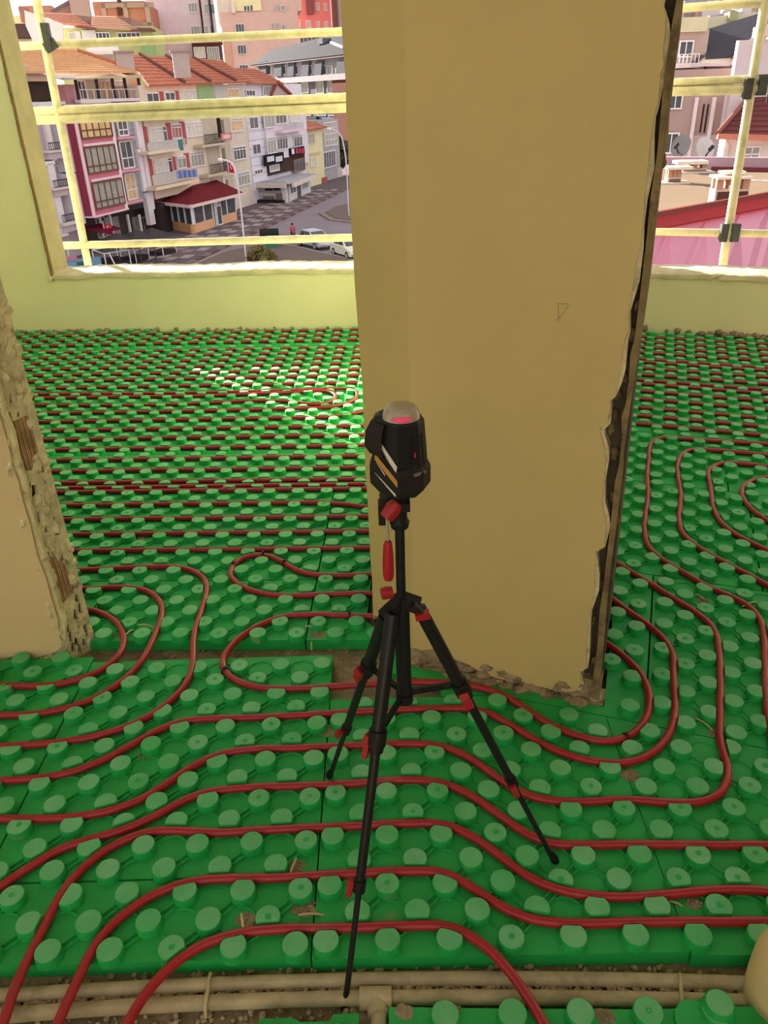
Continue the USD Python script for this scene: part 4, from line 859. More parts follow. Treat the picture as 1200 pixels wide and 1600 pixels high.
pb(FM, t, 'terrace_hollow', 38, 92, 127, 159, -3, -1.05, cm(70, 55, 45), label='dark open terrace under the roof'); pb(FM, t, 'terrace_fascia', 34, 80, 119, 127, -3, -.4, cm(200, 165, 135)); pb(FM, t, 'terrace_front', 48, 104, 159, 176, -2, -.6, cm(215, 208, 205), label='white band with a green corner under the terrace')
g = [FM.sz(x, y, -.6) for x, y in ((28, 95), (34, 119), (76, 119))]; part(t, 'gable_wall', FM.slab(MB(), Polygon(g), -1.6, -.6), cm(192, 170, 172))
# ---- the orange tiled roof above both
ev0, ev1 = FM.W(FM.sz(20, 112)[0], .2, FM.sz(100, 114)[1]), FM.W(FM.sz(212, 112)[0], .2, FM.sz(200, 112)[1])
t = thing('tile_roof', 'sunlit orange tiled roof behind the left scaffold post', 'roof', ev0)
rf = Fr(FM.p0 - FM.n * 5.5, FM.e[:2]); rz = rf.sz(60, 78)[1]
tiles(t, [ev0, ev1, rf.W(rf.sz(121, 79)[0], 0, rz), rf.W(rf.sz(0, 78)[0], 0, rz)], M_tile2, 10)
part(t, 'ridge', tube([rf.W(rf.sz(0, 78)[0], 0, rz + .1), rf.W(rf.sz(121, 79)[0], 0, rz + .1)], .17, 8), M_tile2)
part(t, 'hip', tube([rf.W(rf.sz(121, 79)[0], 0, rz + .1), ev1 + [0, 0, .15]], .2, 8), M_tile, label='hip ridge of darker tiles')
# ---- pink building
t = thing('apartment_building', 'pink apartment house with a projecting bay of brown gridded windows', 'building', FM.W(-4, 0, ZG))
sA, sB = FM.sz(112, 200)[0], FM.sz(226, 200)[0]
part(t, 'wall', FM.box(MB(), sA, sB, -10, -.3, ZG + 3.1, 1.2), cm(190, 168, 168))
b0, b1, bb0, bb1 = FM.rect(118, 181, 160, 331, 1.1)
s_l, s_r = FM.sz(126, 240, 1.1)[0], FM.sz(182, 232, 1.1)[0]; zb, zt = FM.sz(173, 331, 1.1)[1], 1.0
part(t, 'bay', FM.box(MB(), s_l, s_r, -.3, 1.1, zb, zt), cm(200, 105, 120))
part(t, 'bay_cheek', FM.box(MB(), s_l - .12, s_l + .01, -.3, 1.0, zb, zt), cm(150, 52, 70), label='dark red cheek of the bay')
part(t, 'bay_foot', FM.box(MB(), s_l - .1, s_r + .15, -.3, 1.2, zb - .16, zb), cm(225, 190, 188)); part(t, 'white_edge', FM.box(MB(), s_l - .02, s_l + .3, 1.05, 1.16, zb, zt), cm(228, 195, 192)); part(t, 'white_edge', FM.box(MB(), s_r - .3, s_r + .1, -.3, 1.16, zb, zt), cm(228, 205, 200))
M_brown = cm(120, 80, 62)
for (xl, xr, yt, yb, pn) in ((124, 174, 186, 216, PWARM), (133, 182, 227, 270, PANEL_), (145, 193, 281, 324, PANEL_)):
    win(FM, t, xl, xr, yt, yb, 1.1, 5, 0, pn, M_brown, top=.72 if yt > 200 else .55)
    pb(FM, t, 'white_lintel', xl - 2, xr - 2, yt - 4.5, yt - .5, 1.1, 1.22, cm(228, 195, 192))
for k, (xl, xr, yt, yb) in enumerate(((183, 199, 186, 213), (188, 207, 219, 264), (196, 212, 270, 313))):
    win(FM, t, xl, xr, yt, yb, -.1, 2, 0, PANE if k < 1 else PWARM if k > 1 else PANE, WHITE, top=.62); win(FM, t, xr, xr + 13, yt - 2, yb - 3, -.1, 2, 0, PANEL_, cm(165, 165, 178), top=.62)
    pb(FM, t, 'pink_slab', xl + 2, xr + 13, yb, yb + 4.5, -.3, .5, cm(215, 145, 150))
    pb(FM, t, 'grey_panel', xr + 13, xr + 19, yt - 8, yb + 6, -.3, .05, cm(150, 148, 162))
pb(FM, t, 'white_downpipe', 214, 219, 180, 232, -.3, .2, cm(225, 212, 208)); pb(FM, t, 'white_downpipe', 220, 226, 232, 300, -.3, .2, cm(225, 212, 208)); pb(FM, t, 'white_downpipe', 232, 240, 300, 352, -.3, .2, cm(225, 212, 208))
# its roof terrace
z_t = FM.sz(170, 158, -.5)[1]
pb(FM, t, 'terrace_back', 122, 222, 122, 158, -3, -2.6, cm(200, 185, 150)); 
for xl, xr, pn in ((121, 134, PANE), (153, 164, PWARM), (165, 176, PWARM), (178, 194, PCURT)): win(FM, t, xl, xr, 125, 156, -2.6, 2, 0, pn, WHITE)
pb(FM, t, 'terrace_wall', 104, 126, 132, 168, -2.5, -.9, cm(190, 135, 135)); pb(FM, t, 'terrace_wall', 200, 226, 152, 162, -2, -.2, cm(200, 110, 125))
rail(FM, t, 126, 222, 139, 155, -.1, cm(205, 200, 200), .9, .05); pb(FM, t, 'terrace_sill', 126, 220, 154, 159, -.6, 0, cm(215, 205, 205))
for x in (121, 153, 178, 197, 219): pb(FM, t, 'terrace_post', x, x + 2, 122, 156, -.3, -.1, M_iron)
cn = [FM.W(FM.sz(88, 110)[0], .5, FM.sz(120, 123, .5)[1]), FM.W(FM.sz(219, 120)[0], .5, FM.sz(215, 118, .5)[1]), FM.W(FM.sz(206, 108)[0], -3, FM.sz(200, 105, -3)[1]), FM.W(FM.sz(88, 108)[0], -3, FM.sz(90, 110, -3)[1])]
part(t, 'canopy', slabq(cn, .12), cm(205, 178, 145), label='tan awning over the roof terrace')
pb(FM, t, 'awning_rod', 88, 118, 118, 122, .3, .5, WHITE)
# shop front under it
t = thing('shop', 'dark shop front with posts below the pink bay', 'shop', FM.W(-4, 0, ZG))
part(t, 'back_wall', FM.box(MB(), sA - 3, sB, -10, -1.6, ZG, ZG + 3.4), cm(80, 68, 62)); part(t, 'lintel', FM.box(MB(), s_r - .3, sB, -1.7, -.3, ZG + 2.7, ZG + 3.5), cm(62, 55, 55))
for xl, xr, m_ in ((150, 165, PANE), (166, 176, PANEL_), (177, 186, PANEL_), (208, 216, PANEL_), (218, 232, PANE)): win(FM, t, xl, xr, 338, 372, -1.6, 2, 0, m_, cm(170, 155, 145))
for x in (160, 176, 204, 222): pb(FM, t, 'post', x, x + 1.6, 334, 388, -.5, -.3, WHITE)
pb(FM, t, 'red_door', 236, 239, 335, 372, -1.6, -1.3, cm(150, 50, 55))
aw = [FM.W(FM.sz(134, 360)[0], 1.6, FM.sz(140, 367, 1.6)[1]), FM.W(FM.sz(165, 360)[0], 1.6, FM.sz(162, 363, 1.6)[1]), FM.W(FM.sz(165, 350)[0], -.4, FM.sz(160, 348, -.4)[1]), FM.W(FM.sz(134, 350)[0], -.4, FM.sz(138, 353, -.4)[1])]
one('awning', slabq(aw, .15), cm(120, 30, 50), 'crimson awning beside the left scaffold post', 'awning')
def flag(lab, x0, y0, x1, y1, n, marks=True):
    t = thing('flag', lab, 'flag', FM.W(*[FM.sz(x0, y0, n)[0], n, FM.sz(x0, y1, n)[1]]))
    a0, a1, z0, z1 = FM.rect(x0, x1, y0, y1, n); k = 9; V = []; S = np.linspace(a0, a1, k)
    for i, a in enumerate(S):
        o = .12 * math.sin(i * 1.1)
        for nn in (-.012, .012):
            for z in (z0 - .25 * i / k, z1 - .25 * i / k): V.append(FM.W(a, n + o + nn, z))
    F_ = []
    for i in range(k - 1):
        q = i * 4; F_ += [[q, q + 4, q + 5, q + 1], [q + 2, q + 3, q + 7, q + 6], [q, q + 2, q + 6, q + 4], [q + 1, q + 5, q + 7, q + 3]]
    F_ += [[0, 1, 3, 2], [4 * k - 4, 4 * k - 2, 4 * k - 1, 4 * k - 3]]
    part(t, 'cloth', MB().add(V, F_), cm(205, 35, 48))
    if marks:
        sc = (z1 - z0); cx, cz = a0 + (a1 - a0) * .36, (z0 + z1) / 2
        cres = Point(cx, cz).buffer(sc * .25).difference(Point(cx + sc * .07, cz).buffer(sc * .2)); st = Polygon([(cx + sc * .3 + sc * (.12 if i % 2 == 0 else .05) * math.cos(i * math.pi / 5), cz + sc * (.12 if i % 2 == 0 else .05) * math.sin(i * math.pi / 5)) for i in range(10)])
        part(t, 'emblem', FM.slab(MB(), unary_union([cres, st]), n + .13, n + .15), WHITE, label='white crescent and star')
    part(t, 'pole', FM.pbox(MB(), x0 - 1, x0, y0 - 3, y1 + 2, n - .03, n + .03), cm(190, 185, 180))
flag('red flag with a white emblem hanging before the dark shop front', 163, 348, 174, 364, 1.0)
flag('small red flag on the balcony of the cream house', 357, 252, 364, 268, 1.2)

# ---- cream building
t = thing('apartment_building', 'cream apartment house with red brick panels and white balconies', 'building', FM.W(10, 0, ZG))
sC, sD, sE = FM.sz(226, 200)[0], FM.sz(318, 200)[0], FM.sz(386, 200)[0]; zE = FM.sz(300, 133)[1]
part(t, 'wall', FM.box(MB(), sC, sD, -10, 0, ZG + 3.2, zE), cm(222, 200, 172)); part(t, 'wall', FM.box(MB(), sD, sE, -10, 0, ZG, zE), cm(214, 194, 170)); part(t, 'ground_floor', FM.box(MB(), sC, sD, -10, -.8, ZG, ZG + 3.2), cm(120, 60, 58))
pb(FM, t, 'white_edge', 226, 232, 188, 330, 0, .15, cm(228, 205, 198))
for q in ((222, 231, 198, 224), (261, 268, 192, 219), (283, 290, 190, 226), (230, 239, 249, 274), (267, 275, 245, 266), (289, 296, 239, 262), (248, 256, 143, 160), (274, 280, 142, 156)): pb(FM, t, 'red_panel', *q, 0, .08, cm(178, 85, 85))
pb(FM, t, 'green_panel', 309, 334, 131, 156, 0, .1, cm(150, 180, 120)); pb(FM, t, 'grey_panel', 336, 350, 131, 154, 0, .1, cm(195, 185, 175))
for (xl, xr, yt, yb, c, pn, tp) in ((228, 248, 144, 161, 2, PANE, 0), (257, 273, 143, 158, 2, PANE, 0), (285, 306, 140, 158, 3, PCURT, 0), (354, 373, 138, 153, 2, PWARM, 0),
        (233, 253, 198, 222, 3, PCURT, .3), (254, 260, 197, 221, 1, PANE, .3), (267, 283, 193, 217, 3, mat('red_curtain', (.4, .12, .1), .4, .1, 3), .25), (289, 315, 190, 214, 4, PCURT, .25), (359, 379, 184, 206, 3, PWARM, .22),
        (241, 262, 248, 270, 3, PCURT, .2), (262, 269, 246, 270, 1, PANE, .2), (276, 290, 243, 264, 2, PANEL_, .2), (297, 319, 236, 261, 4, PANEL_, .2), (364, 384, 228, 250, 4, PANE, .25), (371, 390, 268, 290, 4, PANEL_, .25), (316, 326, 281, 287, 3, PANEL_, 0)):
    win(FM, t, xl, xr, yt, yb, .02, c, 0, pn, WHITE, top=tp)
pb(FM, t, 'balcony_slab', 231, 290, 234, 238, 0, 1.3, cm(225, 200, 165)); rail(FM, t, 234, 290, 219, 234, 1.2, cm(210, 205, 200), .25, .06); pb(FM, t, 'teal_drape', 280, 286, 218, 235, 1.22, 1.3, cm(70, 130, 120), 'teal cloth over the railing')
pb(FM, t, 'balcony_slab', 243, 312, 286, 291, 0, 1.3, cm(225, 200, 165)); rail(FM, t, 243, 278, 270, 287, 1.2, cm(210, 205, 195), .25, .06)
for k in range(9): pb(FM, t, 'blue_drape', 277 + k * 3.6, 279.6 + k * 3.6, 267 - .3 * k, 279 - .3 * k, 1.22, 1.3, cm(95, 115, 175) if k % 2 else cm(140, 150, 190), 'blue cloth over the railing')
pb(FM, t, 'upper_slab', 226, 298, 181, 186, 0, 1.0, cm(215, 195, 165))
for (xl, xr, yt, yb, rl) in ((316, 360, 182, 224, 1), (325, 362, 226, 270, 1), (331, 366, 276, 302, 0)):
    pb(FM, t, 'loggia', xl, xr, yt, yb, .0, .06, cm(195, 175, 150)); pb(FM, t, 'loggia_divider', (xl + xr) / 2 + 1, (xl + xr) / 2 + 4, yt, yb, .06, .25, cm(225, 205, 180)); pb(FM, t, 'loggia_door', xr - 14, xr - 9, yt + 5, yb - 3, .06, .12, cm(140, 120, 100))
    pb(FM, t, 'balcony_slab', xl, xr - 2, yb, yb + 4, 0, 1.1, cm(200, 180, 155))
    if rl: rail(FM, t, xl + 4, xl + 32, yb - 15, yb, 1.0, M_iron, .3, .05)
pb(FM, t, 'dark_curtain', 341, 345, 180, 214, .3, .4, cm(45, 38, 35), 'gathered dark curtain on the top loggia')
rs = thing('sign', 'small red and white sign on the cream house balcony', 'sign', FM.W(FM.sz(353, 214, 1.2)[0], 1.2, FM.sz(353, 219, 1.2)[1]))
part(rs, 'board', FM.pbox(MB(), 346, 362, 208, 219, 1.1, 1.2), cm(210, 120, 115)); part(rs, 'face', FM.pbox(MB(), 349, 360, 210.5, 216.5, 1.2, 1.24), cm(225, 190, 180))
# roof of cream and white houses
e0, e1 = FM.W(FM.sz(222, 133)[0], .7, FM.sz(240, 134, .7)[1]), FM.W(FM.sz(382, 128)[0], .7, FM.sz(380, 128, .7)[1])
t = thing('tile_roof', 'long red tiled roof over the cream house with two chimneys', 'roof', e0)
rf2 = Fr(FM.p0 - FM.n * 5.0, FM.e[:2]); rz2 = rf2.sz(280, 90)[1]; q0, q1 = rf2.sz(196, 92)[0], rf2.sz(345, 88)[0]
tiles(t, [e0, e1, rf2.W(q1, 0, rz2), rf2.W(q0, 0, rz2)], M_tile, 9)
for f in (.25, .5, .78): part(t, 'hip', tube([rf2.W(q0 + (q1 - q0) * (f - .12), 0, rz2 + .15), e0 + (e1 - e0) * (f + .06) + [0, 0, .25]], .16, 8), M_tiled)
for xl, xr, yt, yb in ((181, 209, 82, 108), (270, 296, 81, 110)):
    ff = Fr(FM.p0 - FM.n * 3.2, (.97, .24)); s0, s1, z0, z1 = ff.rect(xl, xr, yt, yb); c = part(t, 'chimney', ff.box(MB(), s0, s1, -1.2, 0, z0 - .6, z1), cm(190, 165, 152)); part(c, 'chimney_cap', ff.box(MB(), s0 - .15, s1 + .15, -1.3, .15, z1, z1 + .14), cm(170, 140, 130))
t = thing('water_heater', 'white roof tank with a solar panel between the chimneys', 'solar water heater', rf2.W(rf2.sz(155, 80)[0], 0, rz2))
c = rf2.W(rf2.sz(160, 76)[0], 0, rf2.sz(160, 76)[1]); part(t, 'tank', tube([c - [1.4, 0, 0], c + [1.4, .3, 0]], .42, 14), WHITE, smooth=40); part(t, 'panel', slabq([c + [-2.4, -1, -1.3], c + [.9, -.6, -1.3], c + [.9, .1, -.5], c + [-2.4, -.3, -.5]], .1), cm(150, 135, 135)); part(t, 'stand', MB().bar(c + [-1, 0, -2.6], c + [-1, 0, 0], .08).bar(c + [1, .2, -2.6], c + [1, .2, 0], .08).bar(c + [-1, -.9, -2.6], c + [-1, -.9, -1.2], .08).bar(c + [.7, -.6, -2.6], c + [.7, -.6, -1.2], .08), M_iron)
# ---- white building
t = thing('apartment_building', 'white clad apartment house with a dark sign band at its foot', 'building', FM.W(34, 0, ZG))
sF = FM.sz(476, 200)[0]; zW = FM.sz(430, 131)[1]
part(t, 'wall', FM.box(MB(), sE, sF, -10, -.05, ZG, zW), cm(222, 210, 212))
for k in range(int((zW - ZG - 2.5) / .95)): z = ZG + 1.5 + k * .95; part(t, 'cladding_board', FM.box(MB(), sE + .1, FM.sz(411, 200)[0], -.05, .06, z, z + .88), cm(218, 208, 212))
part(t, 'front_bay', FM.box(MB(), FM.sz(411, 200)[0], sF, -.1, .35, ZG + 3.4, zW - 2.6), cm(220, 205, 206))
for (xl, xr, yt, yb, c, pn) in ((389, 403, 182, 202, 2, PANE), (394, 407, 224, 242, 2, PANE), (397, 410, 264, 273, 3, PANE), (384, 398, 140, 151, 3, PANE), (410, 424, 134, 150, 3, PANEL_)): win(FM, t, xl, xr, yt, yb, .05, c, 0, pn, WHITE)
for (xl, xr, yt, yb, c, pn) in ((412, 428, 174, 200, 3, PANEL_), (430, 447, 174, 194, 3, PANE), (452, 467, 172, 191, 3, PCURT), (417, 431, 214, 240, 3, PANEL_), (432, 449, 212, 234, 4, PANE), (458, 472, 210, 230, 3, PANE)): win(FM, t, xl, xr, yt, yb, .4, c, 0, pn, WHITE, top=.18)
pb(FM, t, 'balcony_slab', 440, 476, 202, 206, 0, 1.2, cm(220, 190, 192)); rail(FM, t, 441, 474, 193, 202, 1.1, cm(205, 190, 190), .3, .05)
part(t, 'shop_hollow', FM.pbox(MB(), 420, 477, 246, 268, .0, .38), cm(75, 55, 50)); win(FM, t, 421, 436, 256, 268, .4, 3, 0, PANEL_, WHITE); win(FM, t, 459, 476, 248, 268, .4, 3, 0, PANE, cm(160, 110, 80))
s0 = thing('shop_sign', 'black shop sign with two white panels on the white house', 'sign', FM.W(FM.sz(429, 247, .6)[0], .6, FM.sz(429, 256, .6)[1]))
part(s0, 'board', FM.pbox(MB(), 414, 444, 240, 257, .4, .62), cm(38, 34, 34))
for xl, xr in ((417.5, 428.5), (431, 441.5)):
    part(s0, 'light_panel', FM.pbox(MB(), xl, xr, 244, 252.5, .62, .66), cm(205, 200, 200))
s0 = thing('shop_sign', 'black sign with red and white lettering beside the yellow house', 'sign', FM.W(FM.sz(465, 236, .6)[0], .6, FM.sz(465, 242, .6)[1]))
part(s0, 'board', FM.pbox(MB(), 454, 476, 230, 242.5, .4, .62), cm(40, 32, 34)); part(s0, 'white_mark', FM.pbox(MB(), 456, 460, 232, 241, .62, .66), WHITE)
for k, x in enumerate((462.5, 467, 471.5)): part(s0, 'red_letter', FM.pbox(MB(), x, x + 3.2, 231.5 - k * .3, 240 - k * .3, .62, .66), cm(205, 60, 80))
e0, e1 = FM.W(FM.sz(380, 128)[0], .6, FM.sz(400, 130, .6)[1]), FM.W(FM.sz(437, 128)[0], .6, FM.sz(430, 131, .6)[1])
t = thing('tile_roof', 'red tiled roof over the white house with a small gable', 'roof', e0); rz3 = rf2.sz(400, 108)[1]
tiles(t, [e0, e1, rf2.W(rf2.sz(400, 108)[0], 0, rz3), rf2.W(rf2.sz(340, 100)[0], 0, rz3)], M_tile, 7)
g = [FM.sz(x, y, .4) for x, y in ((425, 150), (434, 130), (453, 147), (453, 152))]; part(t, 'gable_wall', FM.slab(MB(), Polygon(g).buffer(0), -.5, .4), cm(190, 160, 150)); a_, b_, d_ = [FM.W(*[FM.sz(x, y, .6)[0], .6, FM.sz(x, y, .6)[1]]) for x, y in ((434, 128), (455, 148), (423, 150))]
part(t, 'gable_edge', MB().bar(a_, b_, .3).bar(a_, d_, .25), cm(150, 75, 60))
# ---- yellow house and the glass stair
t = thing('house', 'small yellow house with a red roof by the farther street lamp', 'house', FM.W(46, 0, ZG)); sG = FM.sz(503, 220)[0]
zy = FM.sz(485, 203, .2)[1]; part(t, 'wall', FM.box(MB(), sF, sG, -8, .1, ZG, zy), cm(222, 205, 150)); win(FM, t, 480, 491, 208, 226, .1, 2, 0, PANEL_, cm(215, 205, 170)); win(FM, t, 484, 493, 246, 261, .1, 2, 0, PCURT, cm(215, 205, 170)); pb(FM, t, 'band', 474, 501, 239, 242, .1, .25, cm(205, 185, 130))
e0, e1 = FM.W(sF, .7, zy), FM.W(sG + 1, .7, zy + .1); rg = FM.W(0, -4, 0); tiles(t, [e0, e1, FM.W(sG - 3, -4, zy + 1.9), FM.W(sF - 1, -4, zy + 2.3)], M_tile, 5)
t = thing('stair_tower', 'pale glazed stair block beside the yellow house', 'stair tower', FM.W(60, 0, ZG)); part(t, 'wall', FM.box(MB(), sG, sG + 9, -6, -.5, ZG, FM.sz(510, 188, -.5)[1]), cm(165, 155, 150)); win(FM, t, 506, 526, 190, 228, -.5, 4, 4, PANEL_, WHITE); win(FM, t, 502, 524, 236, 262, -.5, 6, 0, PANE, WHITE)
# ---- dark roofed modern block behind
FD = Fr((-25.4, 200.0), (.5, -.866))
def dp(x, y, n=0): a, z = FD.sz(x, y, n); return FD.W(a, n, z)
t = thing('apartment_building', 'grey modern block with black roof and white dormers', 'building', dp(470, 230))
d0, d1, zf0, zf1 = FD.rect(400, 560, 119, 128); zA = FD.sz(470, 96)[1]
part(t, 'wall', FD.box(MB(), d0 - 1, d1, -12, -.3, ZG, zf0), cm(142, 138, 150, k=.5)); part(t, 'attic_wall', FD.box(MB(), d0 - 1, d1, -12, -.8, zf1, zA), cm(205, 198, 200, k=.5))
part(t, 'fascia', FD.box(MB(), FD.sz(424, 124)[0], d1, -.6, .5, zf0, zf1), cm(222, 212, 215, k=.5)); part(t, 'eave', FD.box(MB(), d0 - 1.6, d1 + .5, -12, .2, zA, zA + .35), cm(190, 170, 160, k=.5))
rz = FD.sz(470, 66, -6)[1]
part(t, 'roof', slabq([FD.W(d0 - 1.6, .3, zA + .35), FD.W(d1 + .5, .3, zA + .35), FD.W(FD.sz(530, 62, -6)[0], -6, rz + .5), FD.W(FD.sz(423, 72, -6)[0], -6, rz - .6)], .2), cm(72, 72, 82, k=.7)); part(t, 'roof_back', slabq([FD.W(d1 + .5, -12, zA + .3), FD.W(d0 - 1.6, -12, zA + .3), FD.W(FD.sz(423, 72, -6)[0], -6, rz - .6), FD.W(FD.sz(530, 62, -6)[0], -6, rz + .5)], .2), cm(72, 72, 82, k=.7))
pb(FD, t, 'roof_hatch', 496, 504, 60, 69, -5, -3, cm(110, 110, 118)); part(t, 'roof_rail', MB().bar(dp(517, 66, -1), dp(536, 74, -1), .4), WHITE)
for xl, xr in ((402, 413), (425, 437), (447, 456), (468, 479), (488, 499), (522, 542)): 
    a0, a1, z0, z1 = FD.rect(xl, xr, 96, 119); part(t, 'slate_panel', FD.slab(MB(), Polygon([(a0, z0), (a1, z0), (a1 + .9, z1), (a0 + .9, z1)]), -.8, -.2), cm(88, 90, 98))
for xl, xr in ((417, 425), (440, 447), (457, 466), (481, 488), (501, 510), (512, 520)): win(FD, t, xl, xr, 102, 117, -.75, 1, 0, PANE, cm(205, 200, 202))
for xl, xr, c in ((440, 448, 1), (453, 465, 1), (471, 482, 1), (494, 506, 1), (512, 520, 1)): win(FD, t, xl, xr, 125, 146, -.25, c, 0, PANE, cm(205, 195, 195))
for xl, xr in ((474, 486), (496, 509), (513, 522)): win(FD, t, xl, xr, 166, 181, -.25, 1, 0, PANE, cm(205, 195, 195))
pb(FD, t, 'rust_panel', 521, 556, 120, 232, -.3, .2, cm(165, 95, 80, k=.4)); pb(FD, t, 'balcony_rail', 472, 494, 182, 188, -.2, .4, M_iron)
# ---- second row up the slope
def tower(lab, Y, xl, xr, ytop, e, col, depth=14, n='apartment_building', cat='building'):
    p = by((xl + xr) / 2, 150, Y); F = Fr(p, e); t = thing(n, lab, cat, (p[0], p[1], ZG)); s0, s1, _, z1 = F.rect(xl, xr, ytop, 172); part(t, 'wall', F.box(MB(), s0, s1, -depth, 0, ZG, z1), col); return F, t, s0, s1, z1
F, t, s0, s1, z1 = tower('pale pink windowless tower side beside the brick shell', 150, 237, 318, -40, (.99, .12), cm(218, 188, 188))
for q in ((294, 309, 4, 20), (298, 313, 40, 55)): win(F, t, *q, .02, 3, 0, PANEL_, WHITE)
pb(F, t, 'glazed_bay', 318, 334, -40, 108, -6, 1.2, cm(205, 180, 172)); pb(F, t, 'dark_stair', 326, 329, -40, 52, 1.2, 1.5, M_iron)
for y in (6, 40): win(F, t, 319, 326, y, y + 16, 1.2, 2, 0, PANEL_, WHITE); win(F, t, 329, 335, y, y + 16, 1.2, 2, 0, PANE, WHITE)
pb(F, t, 'verandah', 301, 346, 66, 98, -2, 2.2, cm(110, 70, 70)); win(F, t, 303, 321, 73, 91, 2.2, 4, 0, PCURT, WHITE); win(F, t, 324, 343, 73, 96, 2.2, 5, 0, PANEL_, WHITE); pb(F, t, 'verandah_roof', 299, 346, 64, 68, -2, 2.8, cm(130, 70, 75))
F, t, s0, s1, z1 = tower('broad peach tower behind the black roofed block', 240, 352, 470, 18, (.99, .14), cm(216, 170, 148))
pb(F, t, 'upper_block', 352, 470, -40, 18, -14, -.2, cm(216, 170, 148)); pb(F, t, 'cream_recess', 362, 408, -2, 17, -.3, .15, cm(235, 215, 150))
for q in ((381, 385.5, 9, 17), (386, 390, 9, 17), (391, 395, 8, 17), (368, 382, 37, 51), (371, 385, 70, 85), (374, 388, 101, 108), (430, 434, 8, 16), (438, 446, 8, 17), (424, 428, 36, 45), (432, 436, 36, 45), (440, 446, 38, 47)): win(F, t, *q, .16, 3 if q[1] - q[0] > 9 else 1, 0, PANE if q[0] < 400 else PANEL_, WHITE)
pb(F, t, 'orange_side', 350, 362, 60, 104, -.5, .4, cm(205, 150, 120)); pb(F, t, 'chimney_stack', 361, 367, 2, 20, .2, 1.2, cm(222, 200, 185)); pb(F, t, 'cream_wing', 338, 362, -40, 36, -14, -.1, cm(222, 198, 170))
F, t, s0, s1, z1 = tower('salmon red tower beside the column edge', 280, 466, 524, -40, (.99, .05), cm(208, 112, 106))
for q in ((493, 499, 4, 16), (506, 511, 5, 17), (495, 500, 33, 44), (507, 513, 33, 44), (478, 486, 32, 44), (467, 470, 30, 44)): win(F, t, *q, .02, 2, 0, PANEL_, cm(230, 205, 200))
pb(F, t, 'dark_balcony', 477, 487, -40, 22, 0, 2, cm(125, 70, 68)); pb(F, t, 'white_pipe', 516, 518, -40, 58, 0, .5, WHITE); win(F, t, 468, 500, 58, 68, .02, 5, 0, PANE, WHITE)
F, t, s0, s1, z1 = tower('brown tower showing a strip of dark balconies by the column edge', 275, 524, 560, -40, (.99, .05), cm(175, 150, 140)); pb(F, t, 'balcony_stack', 520, 527, -40, 44, .0, .8, cm(105, 65, 58))
F, t, s0, s1, z1 = tower('unfinished brick shell with a concrete frame', 135, 159, 238, 2, (.99, .1), cm(188, 120, 92)); pb(F, t, 'concrete_band', 158, 240, 4, 12, 0, .3, cm(170, 140, 118)); pb(F, t, 'concrete_band', 168, 240, 36, 44, 0, .3, cm(165, 135, 112))
for x in (160, 194, 228): pb(F, t, 'concrete_post', x, x + 7, 4, 48, 0, .3, cm(175, 145, 122))
for q in ((183, 190, 11, 24), (183, 189, 0, 4)): pb(F, t, 'opening', *q, 0, .32, cm(90, 55, 45))
FG_, t, s0, s1, z1 = tower('green house with red tiled roofs behind the orange roof', 112, 96, 248, 42, (.99, .1), cm(180, 182, 112), 9, 'house', 'house')
for q in ((108, 116, 50, 62, 1, PANEL_), (117, 126, 49, 62, 1, PCURT), (148, 172, 50, 61, 4, PANE), (183, 220, 50, 60, 5, PANE)): win(FG_, t, *q[:4], .05, q[4], 0, q[5], WHITE)
pb(FG_, t, 'green_end', 222, 243, 70, 88, 0, .6, cm(140, 165, 105)); pb(FG_, t, 'white_wall', 128, 150, 47, 62, 0, .3, cm(215, 205, 195))
Fg2 = Fr(by(70, 40, 108), (.99, .1)); gp = [Fg2.sz(x, y) for x, y in ((38, 16), (97, 37), (100, 75), (56, 75), (40, 40))]
part(t, 'gable_wall', Fg2.slab(MB(), Polygon(gp), -.4, 0), cm(230, 220, 205), label='big cream gable wall')
def qp(F, x, y, n): a, z = F.sz(x, y, n); return F.W(a, n, z)
tiles(t, [qp(FG_, 96, 37, .8), qp(FG_, 142, 41, .8), qp(FG_, 115, 22, -5), qp(FG_, 62, 20, -5)], M_tile, 7); tiles(t, [qp(FG_, 142, 43, .8), qp(FG_, 216, 47, .8), qp(FG_, 180, 26, -5), qp(FG_, 144, 25, -5)], cm(200, 140, 108), 7); part(t, 'dark_valley', slabq([qp(FG_, 120, 40, .9), qp(FG_, 150, 44, .9), qp(FG_, 150, 27, -4.8), qp(FG_, 105, 22, -4.8)], .2), M_tiled)
part(t, 'dark_valley', slabq([qp(FG_, 205, 46, .9), qp(FG_, 243, 47, .9), qp(FG_, 205, 28, -4.8), qp(FG_, 178, 26, -4.8)], .2), M_tiled)
t = thing('chimney', 'tall mauve chimney block against the white sky', 'chimney', by(118, 20, 125)); F = Fr(by(118, 20, 125), (.97, .24)); s0, s1, z0, z1 = F.rect(110, 140, -4, 29); part(t, 'stack', F.box(MB(), s0, s1, -2.5, 0, z0 - 9, z1), cm(190, 150, 140)); s0, s1, z0, z1 = F.rect(80, 112, 4, 26); part(t, 'side_roof', F.slab(MB(), Polygon([F.sz(x, y, -.5) for x, y in ((80, 18), (108, 2), (112, 3), (112, 30), (80, 24))]), -2, -.5), cm(170, 118, 108)); part(t, 'slab_cap', F.slab(MB(), Polygon([F.sz(x, y, -.4) for x, y in ((78, 17), (108, 0), (112, 0), (112, 4), (84, 19))]), -2.2, -.3), cm(120, 100, 102))
